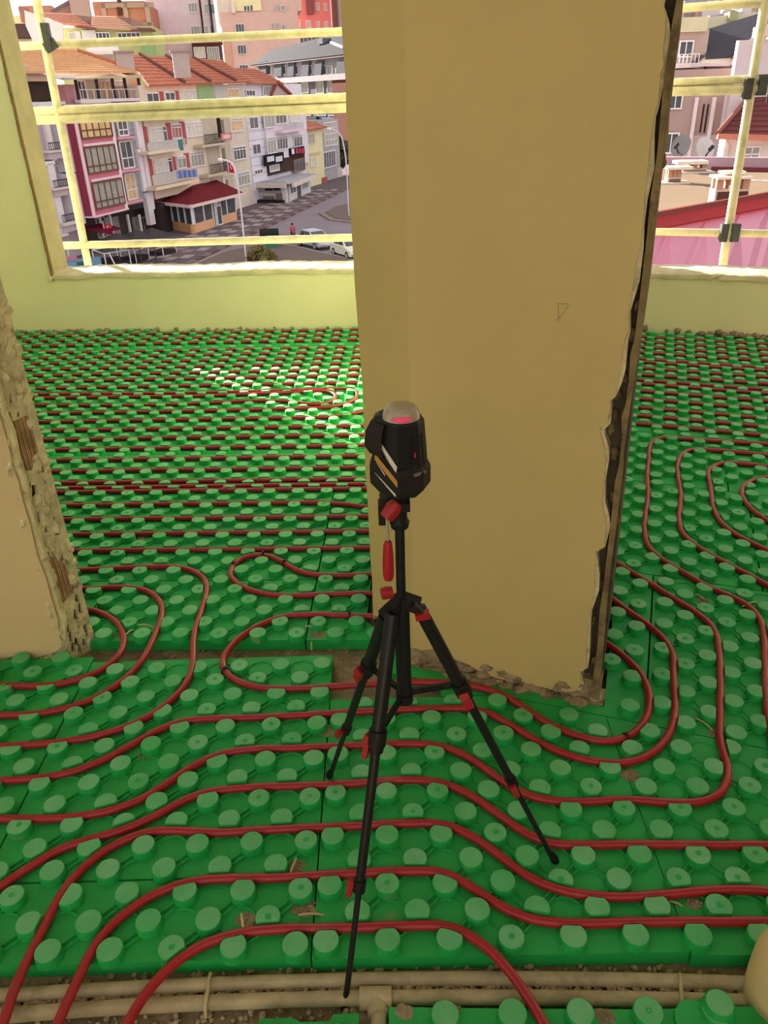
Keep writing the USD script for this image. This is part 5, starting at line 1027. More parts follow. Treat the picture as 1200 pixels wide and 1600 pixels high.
t = thing('tile_roof', 'dark brown roof at the upper left behind the scaffold post', 'roof', by(36, 50, 118)); F = Fr(by(36, 50, 118), (.99, .1)); part(t, 'slope', slabq([qp(F, 16, 58, .5), qp(F, 54, 58, .5), qp(F, 40, 37, -4), qp(F, 12, 37, -4)], .2), cm(92, 62, 58)); part(t, 'wall', F.box(MB(), *[F.sz(5, 60)[0], F.sz(55, 60)[0]], -5, 0, ZG, F.sz(30, 60)[1]), cm(205, 190, 165)); pb(F, t, 'yellow_wall', 14, 36, 25, 37, -9, -7, cm(228, 215, 160)); pb(F, t, 'brown_chimney', 31, 41, 11, 35, -8, -6, cm(170, 115, 98))
pb(F, t, 'red_wall', 30, 80, 9, 26, -12, -10, cm(175, 120, 105))
# ---- the red roofed restaurant pavilion
c0 = gz(303, 367); F1 = Fr(c0, (gz(371, 345) - c0)[:2]); F0 = Fr(gz(262, 359), (c0 - gz(262, 359))[:2])
t = thing('restaurant', 'restaurant pavilion with a dark red tent roof and orange low walls', 'pavilion', c0)
L1 = F1.sz(371, 345)[0]; L0_ = np.linalg.norm((c0 - gz(262, 359))[:2]); zl = F1.sz(304, 350)[1]; ze = F1.sz(304, 318)[1]
part(t, 'low_wall', F1.box(MB(), 0, F1.sz(337, 357)[0], -.25, 0, ZG, zl), cm(225, 165, 120)); part(t, 'low_wall', F1.box(MB(), F1.sz(346, 353)[0], L1, -.25, 0, ZG, zl), cm(225, 165, 120)); part(t, 'low_wall', F0.box(MB(), 0, L0_, -.25, 0, ZG, zl), cm(212, 148, 95))
part(t, 'inner_wall', F1.box(MB(), .4, L1 - .3, -7, -3.5, ZG, ze), cm(70, 58, 55))
for x in (303, 319, 333, 337, 346, 356, 370): a = F1.sz(x, 335)[0]; part(t, 'post', F1.box(MB(), a - .08, a + .08, -.2, .02, zl if x not in (337, 346) else ZG, ze), WHITE)
for k in range(5): a = L0_ * k / 4; part(t, 'post', F0.box(MB(), a - .08, a + .08, -.2, .02, zl, ze), WHITE)
part(t, 'glass_wall', F1.box(MB(), .1, F1.sz(336, 335)[0], -.12, -.08, zl, ze), PANE); part(t, 'glass_wall', F1.box(MB(), F1.sz(346, 330)[0], L1, -.12, -.08, zl, ze), PANE); part(t, 'glass_wall', F0.box(MB(), .1, L0_, -.12, -.08, zl, ze), PANE)
win(F1, t, 338, 346, 320, 352, -.02, 1, 0, PANE, WHITE)
eA, eB, eC = F0.W(-1.2, .9, ze - .1), F0.W(L0_ + .5, .9, ze - .1), F1.W(L1 + .8, .9, ze - .1); eB = (eB + F1.W(-.4, .9, ze - .1)) / 2; ap = bpl(302, 283, F1.W(0, -5, 0), F1.n); ap2 = ap + F1.e * 4; eD = F1.W(L1 + .8, -10, ze); eE = F0.W(-1.2, .9, ze) - F1.n * 7
M_tent = cm(130, 42, 48)
part(t, 'roof_slope', MB().add([eA, eB, ap, eA - [0, 0, .15], eB - [0, 0, .15], ap - [0, 0, .15]], [[0, 1, 2], [5, 4, 3], [0, 3, 4], [0, 4, 1], [1, 4, 5], [1, 5, 2], [2, 5, 3], [2, 3, 0]]), M_tent)
part(t, 'roof_slope', slabq([eB, eC, ap2, ap], .15), M_tent); part(t, 'roof_slope', slabq([eA, ap, ap2 - F1.n * 3, eE], .15), M_tent); part(t, 'roof_slope', slabq([eC, eD, ap2 - F1.n * 3, ap2], .15), M_tent)
part(t, 'eave_board', MB().bar(eB, eC, .25).bar(eA, eB, .25), cm(225, 190, 180))
# ---- white pavilion
c0 = gz(450, 318); F1 = Fr(c0, (gz(486, 301) - c0)[:2]); F0 = Fr(gz(398, 317), (c0 - gz(398, 317))[:2]); t = thing('kiosk', 'flat roofed white kiosk with a grey sign wall', 'kiosk', c0)
L1 = F1.sz(486, 301)[0]; L0_ = np.linalg.norm((c0 - gz(398, 317))[:2]); ze = F1.sz(451, 285)[1]
part(t, 'wall', F1.box(MB(), 0, L1, -.4, 0, ZG, ze), cm(215, 205, 200)); part(t, 'wall', F0.box(MB(), 0, L0_, -.5, -.1, ZG, ze), cm(205, 195, 190)); part(t, 'corner_pier', F0.box(MB(), 0, .6, -.5, .15, ZG, ze), cm(222, 212, 206)); part(t, 'corner_pier', F0.box(MB(), L0_ - .7, L0_, -.5, .15, ZG, ze), cm(222, 212, 206))
part(t, 'sign_wall', F0.pbox(MB(), 404, 447, 284, 301, -.1, .05), cm(168, 165, 165)); part(t, 'sign_text', F0.pbox(MB(), 414, 425, 294.5, 298, .05, .1), cm(60, 55, 58), label='blurred dark lettering'); part(t, 'sign_text', F0.pbox(MB(), 427, 437, 294, 297.5, .05, .1), cm(60, 55, 58)); part(t, 'sign_mark', F0.pbox(MB(), 410, 438, 288, 292, .05, .08), cm(190, 188, 188))
part(t, 'planting_box', F0.pbox(MB(), 397, 441, 313, 319, -.1, .8), cm(48, 42, 42)); part(t, 'stone_mural', F0.pbox(MB(), 411, 426, 307, 314, -.1, .2), cm(120, 108, 100)); part(t, 'stone_mural', F0.pbox(MB(), 431, 441, 303, 313, -.1, .2), cm(130, 105, 92))
win(F1, t, 452.5, 462, 285, 303, .02, 2, 0, PANE, WHITE); win(F1, t, 464.5, 469, 284, 310, .02, 1, 0, PANE, cm(120, 110, 108)); win(F1, t, 471, 481, 279, 296, .02, 1, 0, PANEL_, WHITE)
bk_ = F1.W(L1, -8, ze); part(t, 'roof', slabq([F0.W(-.6, .8, ze + .05), (F0.W(L0_ + .3, .9, ze + .05) + F1.W(-.3, .9, ze + .05)) / 2, F1.W(L1 + .5, .8, ze + .05), F1.W(L1 + .5, .8, ze + .05) + (F0.W(-.6, .8, 0) - F0.W(L0_, .8, 0))], .1), cm(190, 182, 182)); part(t, 'fascia', MB().bar(F0.W(-.6, .8, ze - .2), F0.W(L0_ + .3, .8, ze - .2), .3, .5).bar(F1.W(-.3, .9, ze - .2), F1.W(L1 + .5, .9, ze - .2), .3, .5), cm(215, 195, 180))
# ---- garden wall, steps and tree beyond the kiosk
t = thing('garden_wall', 'brown stone garden wall and red steps past the kiosk', 'garden wall', gz(505, 285)); F = Fr(gz(478, 287), (gz(540, 275) - gz(478, 287))[:2]); part(t, 'wall', F.pbox(MB(), 478, 528, 262, 280, -3, 0), cm(128, 98, 88)); part(t, 'capping', F.pbox(MB(), 490, 528, 261, 264, -3, .2), cm(200, 180, 170)); part(t, 'red_steps', F.pbox(MB(), 484, 512, 279, 288, 0, 3), cm(165, 88, 80)); part(t, 'end_pier', F.pbox(MB(), 526, 535, 262, 288, -.5, .6), cm(195, 175, 165))
def foliage(c, rx, rz, n, m, seed, leaf=.35):
    r = np.random.default_rng(seed); mb = MB()
    for i in range(n):
        d = r.normal(0, 1, 3); d /= np.linalg.norm(d); p = c + d * np.array([rx, rx, rz]) * r.uniform(.55, 1.0); a, b = r.normal(0, leaf, 3), r.normal(0, leaf, 3); mb.add([p - a, p + b, p + a, p - b], [[0, 1, 2, 3]])
    return mb
t = thing('tree', 'dark evergreen tree beside the glazed stair block', 'tree', gz(524, 266)); p = by(524, 240, 138); part(t, 'crown', foliage(p, 2.3, 2.4, 500, mat('dark_leaf', c255(75, 70, 52), .8, .3, 2), 5, .4), _mats['dark_leaf']); part(t, 'trunk', tube([[p[0], p[1], ZG], p], .18, 8), cm(95, 75, 62))
p = gz(408, 411); t = thing('bush', 'dry olive bush on the traffic island by the nearer street lamp', 'bush', p); part(t, 'foliage', foliage(p + [0, 0, .45], 1.15, .75, 700, mat('olive_leaf', c255(128, 112, 62), .8, .3, 3), 8, .16), _mats['olive_leaf']); part(t, 'stem', tube([p, p + [0, 0, .6]], .06, 6), cm(95, 75, 62))
# ---- lamps, poles
def lamp(lab, base, pts, Y, head):
    t = thing('street_lamp', lab, 'street lamp', base); P = [base] + [by(x, y, Y) for x, y in pts]; part(t, 'pole', tube(smooth_path(P, .3, .02) if len(P) > 4 else P, .075, 8), cm(205, 200, 195), smooth=True); h = by(*head, Y); part(t, 'lamp_head', MB().bar(h, P[-1] + (P[-1] - P[-2]) * .1, .28, .16), WHITE)
b_ = gz(386, 413); lamp('nearer street lamp with a straight pole and short arm', b_, [(380, 360), (374, 310), (368, 268), (365, 259), (357, 252), (348, 250)], b_[1], (341, 249))
b_ = gz(546, 341); lamp('farther street lamp with a curved neck by the column', b_, [(543, 290), (540, 250), (537, 225), (533, 213), (525, 205), (519, 202)], b_[1], (511, 200))
for k, (x0, y0, x1, y1, lab) in enumerate(((186, 426, 170, 395, 'thin white pole with a round plate by the stalls'), (113, 424, 105, 388, 'thin pole at the corner of the left opening'))):
    b_ = gz(x0, y0); one('street_pole', tube([b_, by(x1, y1, b_[1])], .06, 6), cm(205, 200, 195), lab, 'pole')
# ---- stalls in front of the pink house
def stall(lab, x0, x1, yb, yt, depth):
    a, b = gz(x0, yb), gz(x1, yb - 6); d = (b - a); h = by(x0, yt, a[1])[2] - ZG; nn = np.array([d[1], -d[0], 0]); nn = -nn / np.linalg.norm(nn) * depth
    t = thing('stall_frame', lab, 'stall', a); mb = []
    for p in (a, b, b + nn, a + nn): part(t, 'leg', MB().bar(p, p + [0, 0, h], .08), WHITE)
    for p, q in ((a, b), (b, b + nn), (b + nn, a + nn), (a + nn, a)): part(t, 'top_bar', MB().bar(p + [0, 0, h], q + [0, 0, h], .08), WHITE)
    part(t, 'goods_box', MB().hexa([p + [0, 0, 0.05] for p in (a, b, b + nn, a + nn)][::-1 if np.cross(d, nn)[2] < 0 else 1] + [p + [0, 0, h * .45] for p in (a, b, b + nn, a + nn)][::-1 if np.cross(d, nn)[2] < 0 else 1]), cm(58, 50, 50))
stall('white stall frame by the lower rail, left of the two', 214, 234, 413, 391, 1.5); stall('white stall frame by the lower rail, right of the two', 256, 276, 402, 385, 1.5); stall('dark stall below the flag', 168, 206, 424, 396, 2.5); stall('small white table frame before the shop', 200, 212, 371, 358, 1.0)
t = thing('banner', 'painted hoarding of blue and green at the lower left of the opening', 'hoarding', gz(130, 430)); F = Fr(gz(100, 432), (gz(165, 424) - gz(100, 432))[:2])
part(t, 'board', F.pbox(MB(), 102, 160, 404, 432, -.1, 0), cm(105, 150, 180)); part(t, 'green_band', F.pbox(MB(), 122, 145, 408, 432, 0, .04), cm(55, 110, 90)); part(t, 'pink_band', F.pbox(MB(), 102, 121, 400, 408, 0, .04), cm(175, 120, 140)); part(t, 'dark_base', F.pbox(MB(), 102, 160, 420, 432, .04, .07), cm(70, 80, 78))
for k in range(3): part(t, 'dark_tree', F.slab(MB(), Polygon([F.sz(x, y) for x, y in ((126 + k * 6, 430), (131 + k * 6, 430), (128.5 + k * 6, 409))]), .04, .07), cm(40, 60, 52))
t = thing('parasol', 'dark folded umbrella roofs over the pavement seats', 'parasol', gz(200, 405))
for k, (x, y) in enumerate(((190, 398), (222, 392), (245, 388))): p = gz(x, y + 22); part(t, 'canopy', lathe([(1.6, 2.1), (1.5, 2.2), (.1, 2.7), (0, 2.7)], p, 10), cm(66, 58, 58)); part(t, 'pole', tube([p, p + [0, 0, 2.6]], .05, 6), cm(90, 82, 80))
# ---- container, person, cars
p = gz(423, 389); t = thing('dumpster', 'green waste container with a dark lid on the street', 'waste container', p); part(t, 'body', MB().hexa([p + [x, y, z] for x, y, z in ((-.6, -.45, .15), (.6, -.45, .15), (.6, .45, .15), (-.6, .45, .15), (-.75, -.55, 1.15), (.75, -.55, 1.15), (.75, .55, 1.15), (-.75, .55, 1.15))]), cm(60, 130, 98)); part(t, 'lid', MB().add(*tube([p + [-.78, 0, 1.18], p + [.78, 0, 1.18]], .52, 12)), cm(45, 45, 45))
for dx in (-.5, .5): part(t, 'wheel', tube([p + [dx, -.5, .1], p + [dx, -.42, .1]], .1, 10), M_iron)
def person(p, yaw):
    import manifold3d as m3
    c, s_ = math.cos(yaw), math.sin(yaw); R_ = lambda q: p + np.array([q[0] * c - q[1] * s_, q[0] * s_ + q[1] * c, q[2]])
    J = dict(hip=(0, 0, .9), chest=(0, .01, 1.28), neck=(0, .02, 1.45), head=(0, .04, 1.58), crown=(0, .03, 1.66), sl=(-.18, .01, 1.38), sr=(.18, .01, 1.38), el=(-.24, -.02, 1.1), er=(.24, .02, 1.1), wl=(-.24, .08, .86), wr=(.25, .12, .88), hl=(-.1, 0, .9), hr=(.1, 0, .9), kl=(-.1, .06, .48), kr=(.1, -.02, .48), al=(-.1, .12, .08), ar=(.1, -.16, .08), tl=(-.1, .26, .03), tr=(.1, -.02, .03))
    def cap(a, b, ra, rb): return m3.Manifold.batch_hull([m3.Manifold.sphere(r, 16).translate(tuple(map(float, R_(J[k])))) for k, r in ((a, ra), (b, rb))])
    up = [cap('hip', 'chest', .15, .17), cap('chest', 'neck', .14, .06), cap('sl', 'sr', .08, .08), cap('sl', 'el', .06, .045), cap('sr', 'er', .06, .045)]; lo = [cap('hl', 'kl', .1, .065), cap('hr', 'kr', .1, .065), cap('kl', 'al', .062, .045), cap('kr', 'ar', .062, .045), cap('hl', 'hr', .12, .12), cap('al', 'tl', .045, .035), cap('ar', 'tr', .045, .035)]; sk = [cap('el', 'wl', .042, .032), cap('er', 'wr', .042, .032), cap('neck', 'head', .055, .08), cap('head', 'crown', .095, .085)]
    f = lambda L: m3.Manifold.batch_boolean(L, m3.OpType.Add); return f(up + lo + sk), f(up), f(lo), f([m3.Manifold.sphere(.105, 16).translate(tuple(map(float, R_((0, .01, 1.645)))))])
pp = gz(459, 380); body, upm, lom, hair = person(pp, .6)
g_ = lambda m: (np.asarray(m.to_mesh().vert_properties)[:, :3], np.asarray(m.to_mesh().tri_verts))
def puff(vf, k): tm = trimesh.Trimesh(*vf, process=True); return (tm.vertices + tm.vertex_normals * k, tm.faces)
t = thing('person', 'person in a pink top walking on the street left of the silver car', 'person', pp); part(t, 'body', g_(body), cm(195, 140, 115), smooth=50); part(t, 'pink_top', puff(g_(upm), .015), cm(190, 85, 105), smooth=50); part(t, 'dark_trousers', puff(g_(lom), .012), cm(70, 60, 66), smooth=50); part(t, 'hair', g_(hair), cm(55, 42, 38), smooth=50)
def car(lab, a, b, width, col, glass=PANE, L=4.2):
    # a, b: ground points below the rear and the front wheel of the side we see
    d = (b - a) / np.linalg.norm(b - a); sd_ = np.array([d[1], -d[0], 0]); mid = (a + b) / 2 - sd_ * width / 2
    F = lambda x, y, z: mid + d * x + sd_ * y + np.array([0, 0, z]); t = thing('car', lab, 'car', mid); k = L / 4.2
    prof = [(-2.1, .3), (2.05, .3), (2.12, .5), (2.02, .72), (1.1, .88), (.95, .92), (-1.95, .95), (-2.1, .8)]; V = []; n = len(prof)
    for yy, ins in ((-.5, .93), (-.46, 1), (.46, 1), (.5, .93)): V += [F(x * k * ins, yy * width, .3 + (z - .3) * (ins * .5 + .5)) for x, z in prof]
    Fc_ = []
    for q in range(3):
        for j in range(n): Fc_.append([q * n + j, q * n + (j + 1) % n, (q + 1) * n + (j + 1) % n, (q + 1) * n + j])
    tri = [[0, j + 1, j] for j in range(1, n - 1)] + [[3 * n, 3 * n + j, 3 * n + j + 1] for j in range(1, n - 1)]
    mb = MB().add(V, Fc_); mb.add(V, tri); part(t, 'body', mb, col, smooth=30)
    cab = [(-1.75, .93, .46), (1.0, .9, .46), (.25, 1.4, .38), (-1.2, 1.42, .38)]
    q8 = [F(x * k, s_ * w_ * width, z) for s_ in (1, -1) for x, z, w_ in cab]
    part(t, 'cabin', MB().add(q8, [[0, 1, 2, 3], [7, 6, 5, 4], [0, 4, 5, 1], [1, 5, 6, 2], [2, 6, 7, 3], [3, 7, 4, 0]]), col)
    def gl(pts, off): 
        p = [np.asarray(F(*q)) for q in pts]; n_ = np.cross(p[1] - p[0], p[2] - p[0]); n_ /= np.linalg.norm(n_); n_ = n_ if n_ @ (CAM - p[0]) > 0 else -n_; return MB().hexa([x - n_ * .02 for x in p] + [x + n_ * .012 for x in p])
    for x0, x1 in ((-1.25, -.5), (-.42, .5)):
        def sy(x, z): f = (z - .93) / .48; return (.46 + (.38 - .46) * f) * width
        part(t, 'side_window', gl([(x0 * k, sy(0, 1.0), 1.0), (x1 * k, sy(0, 1.0), 1.0), (min(x1, .2) * k, sy(0, 1.34), 1.34), (max(x0, -1.1) * k, sy(0, 1.34), 1.34)], 1), glass)
    part(t, 'windscreen', gl([(.92 * k, -.4 * width, .95), (.92 * k, .4 * width, .95), (.32 * k, .34 * width, 1.36), (.32 * k, -.34 * width, 1.36)], 1), glass); part(t, 'rear_window', gl([(-1.7 * k, -.4 * width, .97), (-1.7 * k, .4 * width, .97), (-1.28 * k, .34 * width, 1.37), (-1.28 * k, -.34 * width, 1.37)], 1), glass)
    for x in (-1.3, 1.3):
        for s_ in (-1, 1):
            w_ = part(t, 'wheel', tube([F(x * k, s_ * .40 * width, .31), F(x * k, s_ * .505 * width, .31)], .31, 16), M_iron); part(w_, 'hub_cap', tube([F(x * k, s_ * .5 * width, .31), F(x * k, s_ * .515 * width, .31)], .19, 12), cm(170, 168, 170))
    for s_ in (-1, 1): part(t, 'headlamp', MB().bar(F(2.04 * k, s_ * .34 * width - .12, .66), F(2.04 * k, s_ * .34 * width + .12, .66), .14, .12), WHITE)
    part(t, 'bumper', MB().bar(F(2.1 * k, -.44 * width, .42), F(2.1 * k, .44 * width, .42), .12, .16), cm(150, 148, 150)); part(t, 'number_plate', MB().bar(F(2.17 * k, -.24, .47), F(2.17 * k, .24, .47), .03, .11), WHITE)
    return t
car('silver car on the street behind the low wall', gz(468, 385), gz(492, 391), 1.7, mat('silver_paint', c255(190, 190, 202), .3, .04, 2, metal=.35)); car('cream white car half behind the column edge', gz(521, 399), gz(542, 406), 1.65, mat('cream_paint', c255(235, 228, 196), .35, .04, 2), L=3.9)

# ================================================================== THROUGH THE RIGHT OPENING
ZR = -2.0
FB = Fr(by(1100, 200, 60), (.995, -.10)); t = thing('apartment_building', 'brown plastered building with three dark upright slits', 'building', by(1095, 260, 60))
s0, s1, _, z1 = FB.rect(1000, 1143, 112, 262); part(t, 'wall', FB.box(MB(), s0, s1, -10, 0, ZG, FB.sz(1100, 108)[1]), cm(172, 142, 130)); s0b, s1b, zb0, zb1 = FB.rect(1000, 1132, 212, 275); part(t, 'lower_wall', FB.box(MB(), s0, FB.sz(1132, 235)[0], 0, .06, ZG, zb1), cm(192, 172, 165))
for xl, xr, yt, yb in ((1077, 1082.5, 152, 258), (1107, 1113, 152, 216)): pb(FB, t, 'white_strip', xl + 2, xr + 2, yt, yb, 0, .22, cm(225, 205, 198))
pb(FB, t, 'white_edge', 1128, 1134, 148, 216, 0, .2, cm(218, 198, 198))
for x in (1096, 1102.5, 1109): pb(FB, t, 'slit', x, x + 2.4, 163, 207, 0, .05, cm(70, 45, 42))
win(FB, t, 1044, 1066, 148, 171, .03, 2, 0, PANE, WHITE); win(FB, t, 1036, 1060, 207, 240, .1, 2, 0, PANE, WHITE)
FB2 = Fr(by(1100, 60, 64), (.995, -.10)); part(t, 'upper_wall', FB2.box(MB(), FB2.sz(1040, 80)[0], FB2.sz(1104, 80)[0], -6, 0, FB2.sz(1080, 125)[1], FB2.sz(1085, 47)[1]), cm(188, 158, 142)); pb(FB2, t, 'attic_band', 1040, 1106, 27, 50, -7, .3, cm(205, 192, 150), 'pale olive attic band'); win(FB2, t, 1060, 1083, 63, 90, .03, 2, 0, PANE, WHITE)
rail(FB2, t, 1050, 1092, 84, 100, 1.3, WHITE, .25, .06); pb(FB2, t, 'balcony_slab', 1050, 1094, 100, 106, 0, 1.4, cm(225, 205, 195)); pb(FB2, t, 'side_step', 1100, 1146, 102, 150, -2, -.2, cm(165, 130, 118))
pb(FB2, t, 'balcony_front', 1040, 1082, 106, 122, 0, .4, cm(205, 180, 170))
t = thing('slate_roof', 'black sloping roof above the brown building', 'roof', by(1140, 60, 60)); part(t, 'slope', slabq([qp(FB2, 1103, 89, .8), qp(FB2, 1160, 83, .8), qp(FB2, 1196, 18, -6), qp(FB2, 1107, 45, -4)], .2), cm(78, 74, 80)); part(t, 'eave', slabq([qp(FB2, 1080, 100, 1.3), qp(FB2, 1146, 99, 1.3), qp(FB2, 1148, 87, .4), qp(FB2, 1102, 89, .4)], .15), cm(225, 200, 170)); part(t, 'eave_board', MB().bar(qp(FB2, 1080, 102, 1.35), qp(FB2, 1140, 101, 1.35), .18).bar(qp(FB2, 1140, 101, 1.35), qp(FB2, 1178, 58, 1.0), .2), cm(218, 195, 190)); part(t, 'red_flashing', MB().bar(qp(FB2, 1143, 92, 1.2), qp(FB2, 1185, 50, .8), .12), cm(190, 75, 65)); part(t, 'dark_lean_to', slabq([qp(FB2, 1079, 98, 1.3), qp(FB2, 1090, 98, 1.3), qp(FB2, 1101, 86, .6), qp(FB2, 1094, 86, .6)], .1), cm(92, 72, 72)); part(t, 'olive_band', FB2.slab(MB(), Polygon([FB2.sz(x, y, -7) for x, y in ((1100, 50), (1100, 28), (1182, 18), (1186, 26))]), -8, -7), cm(205, 195, 158)); part(t, 'roof_box', FB2.pbox(MB(), 1140, 1153, 18, 32, -8, -6.5), cm(165, 160, 110))
FH = Fr(by(1165, 200, 54), (.995, -.08)); t = thing('house', 'pale house with a dark red hipped roof at the right edge', 'house', by(1165, 260, 54))
part(t, 'side_wall', FH.box(MB(), FH.sz(1146, 120, -4)[0], FH.sz(1260, 120)[0], -4.6, -4, ZG, FH.sz(1180, 62, -4)[1]), cm(212, 188, 184)); part(t, 'wall', FH.box(MB(), FH.sz(1130, 240)[0], FH.sz(1260, 240)[0], -1.2, 0, ZG, FH.sz(1170, 213)[1]), cm(228, 208, 192)); win(FH, t, 1160, 1186, 228, 262, .03, 2, 0, PANEL_, WHITE, top=.38)
e0, e1 = qp(FH, 1121, 213, .8), qp(FH, 1262, 217, .8); zr_ = FH.sz(1190, 152, -3.8)[1]
tiles(t, [e0, e1, FH.W(FH.sz(1262, 150, -3.8)[0], -3.8, zr_), FH.W(FH.sz(1173, 154, -3.8)[0], -3.8, zr_)], cm(122, 62, 60), 8); part(t, 'eave_tile', MB().bar(e0, e1, .3, .32), cm(205, 120, 90)); part(t, 'hip', tube([e0 + [0, 0, .2], FH.W(FH.sz(1173, 154, -3.8)[0], -3.8, zr_ + .2)], .14, 8), cm(150, 85, 75)); part(t, 'downpipe', MB().bar(qp(FH, 1136, 218, .7), qp(FH, 1142, 232, .1), .1).bar(qp(FH, 1142, 232, .1), qp(FH, 1138, 262, .1), .1), cm(215, 195, 180))
pb(FH, t, 'upper_roof_edge', 1188, 1220, 40, 56, -5, -3.6, cm(222, 190, 165)); 
t = thing('sign', 'plain red sign board at the right edge behind the post', 'sign', by(1192, 125, 50)); F = Fr(by(1192, 125, 50), (.995, -.08)); part(t, 'board', F.pbox(MB(), 1182, 1240, 118, 130, -.3, 0), cm(205, 50, 45)); part(t, 'bracket', F.pbox(MB(), 1200, 1204, 130, 160, -.2, -.1), M_iron)
part(t, 'wall_arm', F.box(MB(), F.sz(1200, 124)[0], F.sz(1204, 124)[0], -4, -.3, F.sz(1200, 126)[1], F.sz(1200, 122)[1]), M_iron)
# roofs in front
t = thing('flat_roof', 'tan flat roof with chimneys beyond the right low wall', 'roof', bz(1120, 300, ZR)); q = [bz(x, y, ZR) for x, y in ((960, 361), (1330, 296), (1330, 262), (1000, 258))]
part(t, 'deck', slabq(q, .3), cm(205, 172, 140, k=.38)); part(t, 'house_below', MB().hexa([x + [0, 0, ZG - ZR] for x in q] + [x - [0, 0, .3] for x in q]), cm(185, 160, 145)); part(t, 'rear_parapet', MB().bar(bz(1000, 262, ZR) + [0, 0, .2], bz(1330, 266, ZR) + [0, 0, .2], .4, .5), cm(178, 140, 148)); part(t, 'parapet_foot', MB().bar(bz(1105, 266, ZR) + [0, -.4, .05], bz(1330, 270, ZR) + [0, -.4, .05], .1, .25), cm(120, 55, 58)); part(t, 'kerb_line', MB().bar(bz(1172, 283, ZR), bz(1330, 292, ZR), .15, .1), cm(225, 200, 175))
def chim(lab, xl, xr, yb, ybody, yc0, yc1, cl, cr, col, depth=.6):
    p = bz((xl + xr) / 2, yb, ZR); F = Fr(p, (.995, -.1)); t = thing('chimney', lab, 'chimney', p); s0, s1, z0, z1 = F.rect(xl, xr, ybody, yb); part(t, 'body', F.box(MB(), s0, s1, -depth, 0, ZR, z1), cm(205, 175, 150)); part(t, 'soot_face', F.box(MB(), s0 + .06, s1 - .03, 0, .03, ZR + .03, z1 - .06), col)
    zc0, zc1 = F.sz(xl, yc1)[1], F.sz(xl, yc0)[1]
    for a in (s0 + .1, (s0 + s1) / 2, s1 - .1):
        for n in (-.1, -depth + .1): part(t, 'cap_brick', F.box(MB(), a - .09, a + .09, n - .09, n + .09, z1, zc0), cm(190, 135, 105))
    part(t, 'cap_slab', F.box(MB(), F.sz(cl, yc0)[0], F.sz(cr, yc0)[0], -depth - .15, .15, zc0, zc1), cm(225, 205, 175)); part(t, 'foot_flashing', F.box(MB(), s0 - .3, s1 + .3, -depth - .1, .2, ZR, ZR + .05), cm(222, 200, 175)); return F, t
chim('broad brown chimney with a double cap slab beside the right scaffold post', 1116, 1168, 328, 296, 276, 280, 1120, 1174, cm(92, 58, 52)); F = Fr(bz(1142, 328, ZR), (.995, -.1)); one('cap_stone', F.pbox(MB(), 1130, 1166, 268, 271.5, -.7, -.2), cm(225, 205, 175), 'upper cap stone on the broad brown chimney', 'cap stone')
chim('low chimney with a tan cap slab near the column edge', 1043, 1064, 287, 277, 261, 265, 1042, 1082, cm(120, 92, 75), .5); chim('chimney with a wide slab under the satellite dishes', 1066, 1104, 270, 263, 252, 257, 1058, 1106, cm(150, 112, 95), .6)
def dish(lab, cx, cy, w_, h_, yaw, col, Y, foot):
    c = by(cx, cy, Y); t = thing('satellite_dish', lab, 'satellite dish', by(*foot, Y)); sc = Y * .91 / FPX; R_ = h_ / 2 * sc * 1.03; ax_ = np.array([math.sin(yaw), -math.cos(yaw), .35]); ax_ /= np.linalg.norm(ax_)
    part(t, 'reflector', lathe([(0, -.16 * R_ * 1.4), (R_ * .5, -.12 * R_), (R_, .06 * R_), (R_ * .98, .09 * R_), (R_ * .5, -.07 * R_), (0, -.12 * R_)], c, 24, ax_), col, smooth=40); f = c + ax_ * R_ * .95 - [0, 0, R_ * .25]; part(t, 'feed_arm', MB().bar(c - [0, 0, R_ * .95], f, .045), M_iron); part(t, 'feed_horn', MB().bar(f - [.09, 0, .1], f + [.09, 0, .1], .14), M_iron); part(t, 'mast', tube([by(*foot, Y), c - ax_ * .1], .045, 8), cm(150, 135, 125))
dish('dark grey satellite dish, left of the two', 1064, 228, 24, 32, -.85, cm(110, 104, 104), 41.0, (1063, 256)); dish('pale grey satellite dish, right of the two', 1101, 232, 30, 33, .30, cm(192, 182, 175), 41.5, (1100, 253))
t = thing('metal_roof', 'pink sheet metal roof just beyond the right low wall', 'roof', bz(1120, 400, -3)); rA, rB = bz(985, 366, -1.75), bz(1330, 298, -1.75); lA, lB = bz(940, 470, -3.1), bz(1340, 470, -3.1); n_ = 7
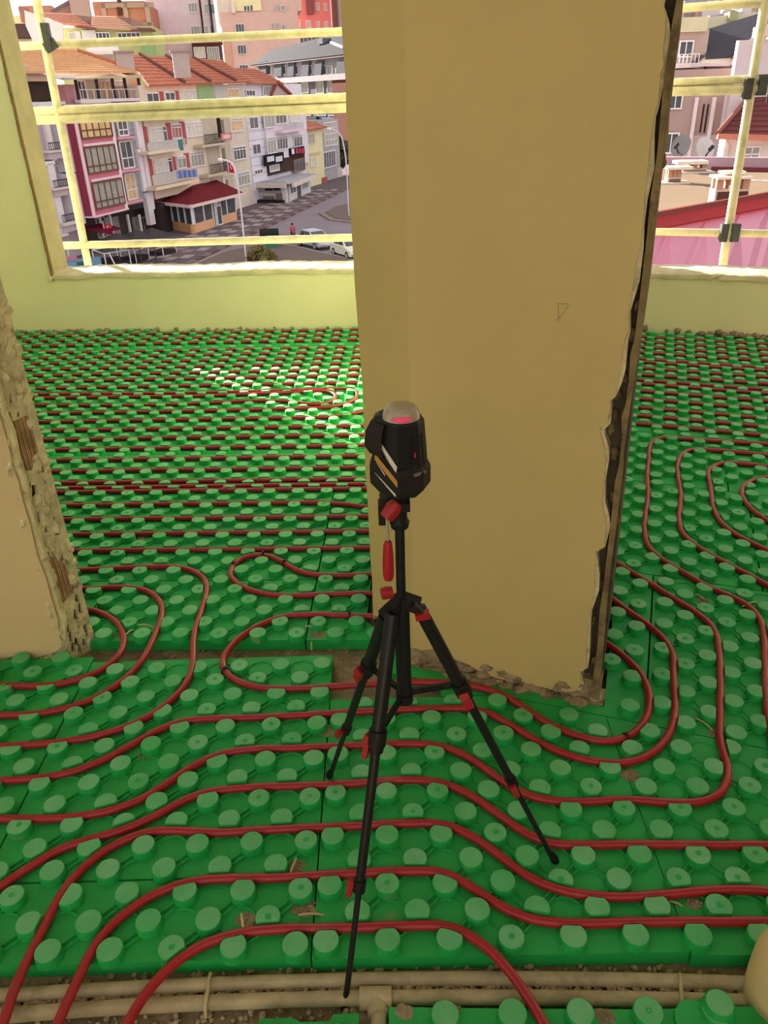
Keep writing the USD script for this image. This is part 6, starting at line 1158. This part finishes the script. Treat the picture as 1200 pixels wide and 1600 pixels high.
for k in range(n_): f0, f1 = k / n_, (k + 1) / n_ - .0006; part(t, 'roof_sheet', slabq([lA + (lB - lA) * f0, lA + (lB - lA) * f1, rA + (rB - rA) * f1, rA + (rB - rA) * f0], .06), mat('pink_sheet', c255(205, 120, 140), .45, .05, 1.2))
up_ = lambda P, dz, dy=0: P + np.array([0, dy, dz]); part(t, 'ridge_flashing', slabq([up_(rA, .05, -.2), up_(rB, .05, -.2), up_(rB, .24, .25), up_(rA, .24, .25)], .05), cm(165, 48, 48)); part(t, 'ridge_board', MB().bar(up_(rA, .26, .3), up_(rB, .26, .3), .12, .16), cm(130, 62, 55)); part(t, 'wall_below', MB().hexa([[x[0], x[1], ZG] for x in (lA + [.3, .3, 0], lB + [-.3, .3, 0], rB, rA)] + [lA + [.3, .3, -.9], lB + [-.3, .3, -.9], up_(rB, -.9), up_(rA, -.9)]), cm(190, 160, 150))
# ---- the hillside town far behind
hx, hy = np.meshgrid(np.linspace(-300, 900, 60), np.linspace(650, 1500, 30)); hz = ZG + np.clip((hy - 650) / 5.0, 0, 170) * np.clip((hx + 40) / 260, .04, 1) + 8 * meshkit.fbm(np.stack([hx / 90, hy / 90, hx * 0], -1), 3, 4); V = np.stack([hx, hy, hz], -1).reshape(-1, 3); ix = np.arange(59)[None] + 60 * np.arange(29)[:, None]; Fh = np.stack([ix, ix + 1, ix + 61, ix + 60], -1).reshape(-1, 4)
struct('hill', MB().add(V, Fh), cm(150, 135, 120), 'hazy hillside behind the right opening', 'hill')
for k, colr in enumerate(((205, 190, 185), (190, 150, 135), (170, 155, 160))):
    mb = MB(); r = np.random.default_rng(90 + k)
    for i in range(170):
        x, y = r.uniform(250, 640), r.uniform(760, 1400); z = ZG + np.clip((y - 650) / 5.0, 0, 170) * np.clip((x + 40) / 260, .04, 1) + 3; w_, h_ = r.uniform(5, 11), r.uniform(6, 14); mb.box(x - w_, x + w_, y - 6, y + 6, z - 4, z + h_)
    one('hillside_town', mb, cm(*colr), ('pale', 'reddish', 'mauve')[k] + ' houses of the far hillside town', 'town', kind='stuff')
